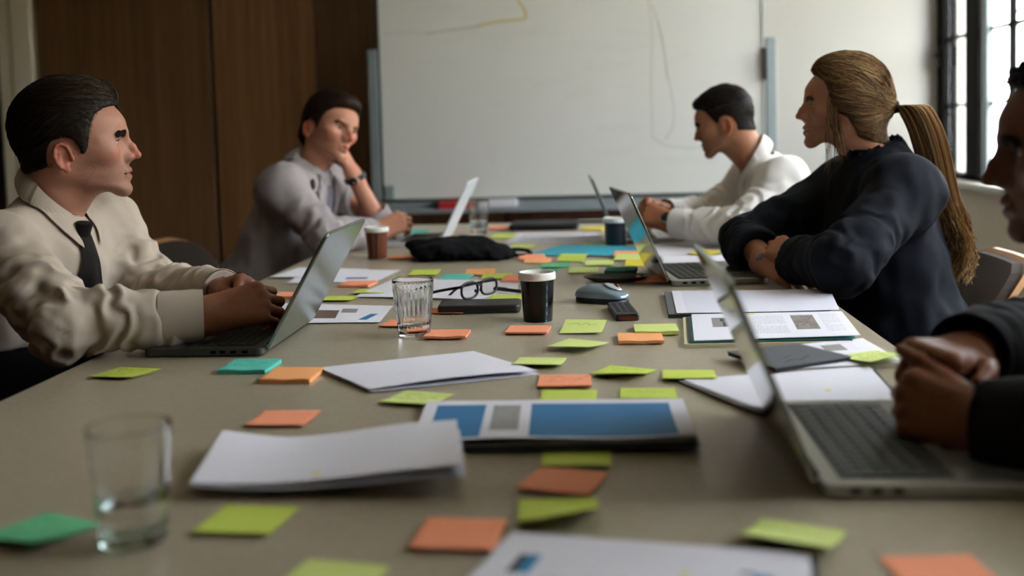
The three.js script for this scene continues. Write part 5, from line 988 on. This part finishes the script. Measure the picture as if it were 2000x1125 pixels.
// the man in the white shirt at the far end
{
  const J = { pelvis: V(0.74, 0.575, -3.33), neck: V(0.52, 0.985, -3.32), shR: V(0.535, 0.93, -3.49), shL: V(0.565, 0.935, -3.14), elR: V(0.4, 0.808, -3.55), elL: V(0.45, 0.808, -3.07), wrR: V(0.235, 0.83, -3.4), wrL: V(0.245, 0.812, -3.22) };
  const shirt = cloth('#e3dfdb', 0.9);
  const P = buildPerson({
    label: 'dark haired man in a white shirt looking down with clasped hands', J, skin: '#a8765a', handSkin: '#9c6549',
    head: { at: V(0.43, 1.126, -3.34), yaw: -110, pitch: 17, roll: 0, scale: 0.88 }, face: { jaw: 1, nose: 0.9 }, tone: { stubble: 0.25, blush: 0.4 }, gaze: [0, 0.3],
    handR: { to: V(0.15, 0.86, -3.34), back: V(-0.1, 0.5, -0.85), curl: [60, 65, 40], thumb: [0.75, 0.4, -0.3], bare: 0.7 },
    handL: { to: V(0.155, 0.845, -3.27), back: V(-0.15, 0.5, 0.85), curl: [55, 60, 35], thumb: [0.75, 0.4, -0.3], bare: 0.7 },
    hair: (hf) => { const line = rim([[0.085, 0.012], [0.1, 0.02], [0.13, 0.034], [0.15, 0.045], [0.165, 0.06], [0.178, 0.092], [0.186, 0.14]]);
      return { base: '#17110e', low: 0.02, f: crop(hf, { th: 0.008, line, nape: 0.04, extra: [[ell(V(0, 0.196, 0.055), [0.055, 0.022, 0.045]), 0.02]] }), strands: (f) => strands(f, seedsOn(700, () => V(rr(-0.09, 0.09), rr(0.05, 0.24), rr(-0.1, 0.1))), (p) => V(p.x, -0.4, p.z > 0 ? 1 : -0.5), 0.02, { r: 0.0007, stop: (p) => hf(p.x, p.y, p.z) < 0.004, tone: hairTone(['#17110e', '#241a15']) }) }; },
    cloth: { name: 'shirt', mat: shirt, cell: 0.008, fold: 0.009, crease: 0.006, loose: 0.02, sleeve: [0.86, 0.86], r: [0.07, 0.06, 0.046] },
  });
  collar(P, { m: shirt, r: 0.062, top: 0.04, front: 0.07, open: 0.45, tilt: -0.024, lift: 0.012, flare: 0.014 });
  const [eR, eL] = P.ends;
  P.put('cuff', band(eR[0], eR[1], 0.046, 0.05, 0.003), shirt); P.put('cuff', band(eL[0], eL[1], 0.046, 0.05, 0.003), shirt);
  watch(P, J.wrL.clone().addScaledVector(eL[1], 0.006), eL[1], V(0, 0.6, 0.8), { r: 0.032, strap: mat('#16150f', 0.5), dial: 0.02 });
}

// the woman in navy
{
  const J = { pelvis: V(0.74, 0.575, -2.52), neck: V(0.665, 1.02, -2.515), shR: V(0.655, 0.945, -2.68), shL: V(0.685, 0.95, -2.345), elR: V(0.385, 0.8, -2.66), elL: V(0.515, 0.815, -2.19), wrR: V(0.4, 0.795, -2.43), wrL: V(0.42, 0.815, -2.4) };
  J.elR.set(0.385, 0.815, -2.62); J.wrR.set(0.4, 0.788, -2.42); J.wrL.set(0.452, 0.805, -2.35);
  const top = cloth('#11141d', 0.85);
  const P = buildPerson({
    label: 'woman with a long fair ponytail in a navy top leaning on folded arms', J, skin: '#b98467', handSkin: '#a8745a', cell: 0.0026, build: 0.95, hips: 1.05, neckR: 0.046,
    head: { at: V(0.607, 1.155, -2.52), yaw: -104, pitch: 1, roll: 0, scale: 0.9 }, face: { jaw: 0.9, nose: 0.92, brow: 0.55, cheek: 1.05, lipOut: 0.0008, noseUp: 0.001, ears: false }, tone: { blush: 0.35, lip: '#9a5550' }, browTone: ['#5a4028'], browWidth: 0.0024, browLift: 0.003,
    handR: { to: V(0.445, 0.772, -2.33), back: V(-0.5, 0.8, 0.15), curl: [25, 40, 25], thumb: [0.7, 0.5, -0.2], bare: 0.25, s: 0.92 },
    handL: { to: V(0.405, 0.835, -2.45), back: V(-0.5, 0.8, 0.3), curl: [25, 45, 30], thumb: [0.7, 0.5, -0.2], bare: 0.7, s: 0.92 },
    hair: (hf) => {
      const line = rim([[0.03, -0.02], [0.07, 0.0], [0.09, 0.03], [0.11, 0.042], [0.13, 0.046], [0.15, 0.05], [0.168, 0.058], [0.182, 0.074], [0.193, 0.095], [0.203, 0.13]]);
      const tie = V(0, 0.092, -0.112), cf = crop(hf, { th: 0.012, line, nape: -0.005, ear: 0, taper: 0.4, extra: [[ell(V(0, 0.2, 0.03), [0.06, 0.036, 0.058]), 0.02], [ell(V(0, 0.1, -0.08), [0.04, 0.04, 0.03]), 0.04], [ell(V(0, 0.1, -0.02), [0.082, 0.04, 0.036]), 0.03], [ell(V(0, 0.035, -0.055), [0.05, 0.05, 0.035]), 0.03]], grain: 0.001 });
      return { base: '#5c4530', low: -0.02, f: cf, strands: (f) => {
        const tone = hairTone(['#9c7a52', '#705337', '#b8986c', '#54402c', '#866543']), out = [strands(f, seedsOn(2600, () => V(rr(-0.09, 0.09), rr(0.05, 0.24), rr(-0.1, 0.11))), (p) => tie.clone().sub(p).add(V(0, p.z > 0 ? 0.03 : 0, 0)), 0.1, { r: 0.0007, step: 0.009, out: (t) => 0.0006 + 0.001 * Math.sin(t * 3), stop: (p) => hf(p.x, p.y, p.z) < 0.004, tone, jitter: 0.02 })];
        const P2 = [], I = [], C = [];
        for (let i = 0; i < 160; i++) { const s = i % 2 ? 1 : -1, a = rr(0, 1); let x = s * rr(0.07, 0.078), y = rr(0.1, 0.13), z = rr(0.028, 0.05); const pts = [V(s * 0.068, y + 0.03, z - 0.01)]; const n = 6 + Math.floor(rnd() * 6); for (let j = 0; j < n; j++) { pts.push(V(x, y, z)); y -= 0.016; x += s * rr(-0.002, 0.0022) - s * 0.0022 * j * 0.5 * (y < 0.05 ? 1 : 0); z += rr(-0.003, 0.003) - 0.002 * a + (j > 6 ? 0.001 : -0.001); } sweep(new THREE.CatmullRomCurve3(pts).getPoints(14), 0.0007, tone(), P2, I, C); }
        for (let i = 0; i < 14; i++) { const s = i % 2 ? 1 : -1; const x = s * 0.05, z = 0.055 + rr(-0.006, 0.006); sweep(new THREE.CatmullRomCurve3([V(s * 0.068, 0.1, 0.045), V(s * 0.062, 0.05, 0.056), V(x, 0.01, z), V(x + rr(-0.004, 0.004), -0.03, z + rr(-0.006, 0.006)), V(x + rr(-0.006, 0.006), -0.055 + rr(-0.02, 0.02), z + rr(-0.01, 0.01))]).getPoints(14), 0.0006, tone(), P2, I, C); }
        const q = rawGeo(P2, I, C); q.deleteAttribute('uv'); out.push(q); return merged(out); } };
    },
    cloth: { name: 'navy_top', mat: top, cell: 0.007, fold: 0.0045, crease: 0.007, loose: 0.03, sleeve: [0.42, 0.92], r: [0.074, 0.066, 0.05], open: 0.03, neckHole: 0.06 },
  });
  collar(P, { m: top, r: 0.058, top: 0.022, back: 0.03, front: 0.03, open: 0.2, tilt: -0.014, lift: 0.012, flare: 0.01 });
  watch(P, J.wrR.clone().addScaledVector(P.ends[0][1], 0.002), P.ends[0][1], V(-0.7, 0.6, 0.3), { r: 0.027, dial: 0.012 });
  // ponytail: a thick sheaf of strands hanging from the tie over her back
  const a = V(0, 0.092, -0.11).applyMatrix4(P.Hm), ctrl = [a, a.clone().add(V(0.036, 0.004, 0.01)), a.clone().add(V(0.062, -0.035, 0.014)), a.clone().add(V(0.082, -0.1, 0.018)), a.clone().add(V(0.1, -0.19, 0.02)), a.clone().add(V(0.124, -0.27, 0.022)), a.clone().add(V(0.142, -0.345, 0.022)), a.clone().add(V(0.136, -0.41, 0.022))];
  const crv = new THREE.CatmullRomCurve3(ctrl), tone = hairTone(['#c09a68', '#94704a', '#dcbd92', '#6e5236', '#a98456']), Pp = [], I = [], C = [];
  for (let i = 0; i < 760; i++) {
    const ang = rr(0, 6.283), q = Math.sqrt(rnd()), ph = rr(0, 6.283), am = rr(0.3, 1), end = rr(0.72, 1.0), pts = [];
    for (let j = 0; j <= 22; j++) { const t = j / 22 * end, c = crv.getPoint(t), wd = 0.012 + 0.026 * smooth(t, 0.0, 0.16) * (1 - 0.25 * smooth(t, 0.75, 1)), wave = 0.011 * smooth(t, 0.5, 0.9) * am; pts.push(c.add(V(Math.cos(ang) * q * wd * 1.0 + wave * Math.sin(t * 34 + ph), wave * 0.4 * Math.cos(t * 30 + ph), Math.sin(ang) * q * wd * 1.15 + wave * Math.cos(t * 31 + ph)))); }
    sweep(pts, 0.0013, tone(), Pp, I, C);
  }
  P.put('ponytail', rawGeo(Pp, I, C), HAIRMAT);
  P.put('hair_tie', band(a.clone().add(V(0.006, 0.002, 0)), V(1, 0.15, 0.1), 0.0145, 0.014, 0.004), mat('#2b2622', 0.8));
}

// the person at the near right corner
{
  const J = { pelvis: V(0.98, 0.575, -1.22), neck: V(0.735, 0.93, -1.27), shR: V(0.73, 0.875, -1.45), shL: V(0.76, 0.875, -1.09), elR: V(0.62, 0.8, -1.47), elL: V(0.575, 0.8, -0.98), wrR: V(0.44, 0.828, -1.265), wrL: V(0.413, 0.783, -1.12) };
  const knit = cloth('#141212', 0.95);
  const P = buildPerson({
    label: 'person in a black sweater with clasped hands cut off by the edge of the view', J, skin: '#6b4433', handSkin: '#7f5236', handCell: 0.003,
    head: { at: V(0.607, 1.082, -1.3), yaw: -112, pitch: 7, roll: 0, scale: 1.0 }, face: { jaw: 1, nose: 1.02, lipOut: 0.0015 }, tone: { stubble: 0.2, blush: 0.3, lip: '#6d3f3a' },
    handR: { to: V(0.377, 0.842, -1.2), back: V(-0.15, 0.9, 0.35), curl: [68, 58, 30], spread: 0.03, thumb: [0.6, 0.6, 0.2], bare: 0.7 },
    handL: { to: V(0.345, 0.795, -1.175), back: V(-0.3, 0.3, 0.9), curl: [60, 65, 40], thumb: [0.85, 0.42, 0.02], thumbCurl: 8, bare: 0.7 },
    hair: (hf) => { const line = rim([[0.085, 0.005], [0.1, 0.02], [0.13, 0.036], [0.155, 0.046], [0.178, 0.064], [0.19, 0.09], [0.198, 0.13]]);
      return { base: '#120e0c', low: 0.02, f: crop(hf, { th: 0.013, line, nape: 0.045, grain: 0.004, comb: [110, 110, 110] }), strands: (f) => strands(f, seedsOn(900, () => V(rr(-0.1, 0.1), rr(0.08, 0.25), rr(-0.1, 0.12))), (p) => V(rr(-1, 1), rr(-1, 1), rr(-1, 1)), 0.02, { r: 0.0008, step: 0.004, out: (t) => 0.001 + 0.004 * t, jitter: 0.9, stop: (p) => hf(p.x, p.y, p.z) < 0.004, tone: hairTone(['#120e0c', '#1d1613']) }) }; },
    cloth: { name: 'sweater', mat: knit, cell: 0.007, fold: 0.006, crease: 0.006, loose: 0.02, sleeve: [0.9, 0.9], r: [0.07, 0.064, 0.05] },
  });
  P.put('cuff', band(P.ends[1][0], P.ends[1][1], 0.05, 0.05, 0.006), knit); P.put('cuff', band(P.ends[0][0], P.ends[0][1], 0.05, 0.05, 0.006), knit);
  collar(P, { m: knit, r: 0.062, top: 0.02, back: 0.028, front: 0.028, open: 0.1, tilt: -0.016, lift: 0.008, flare: 0.006 });
}

// chairs under the people round the table
makeChair('dark upholstered chair with a wooden shell behind the woman resting her chin', [-1.09, 0, -3.32], 84 * D2R);
makeChair('brown upholstered chair with a pale wooden edge behind the woman in navy', [0.665, 0, -2.65], -92 * D2R);
makeChair('chair under the man in the cream shirt', [-1.2, 0, -2.06], 90 * D2R);
makeChair('chair under the man in the white shirt', [0.73, 0, -3.34], -90 * D2R);
makeChair('chair under the person in the black sweater', [0.99, 0, -1.22], -92 * D2R);
renderer.render(scene, camera);
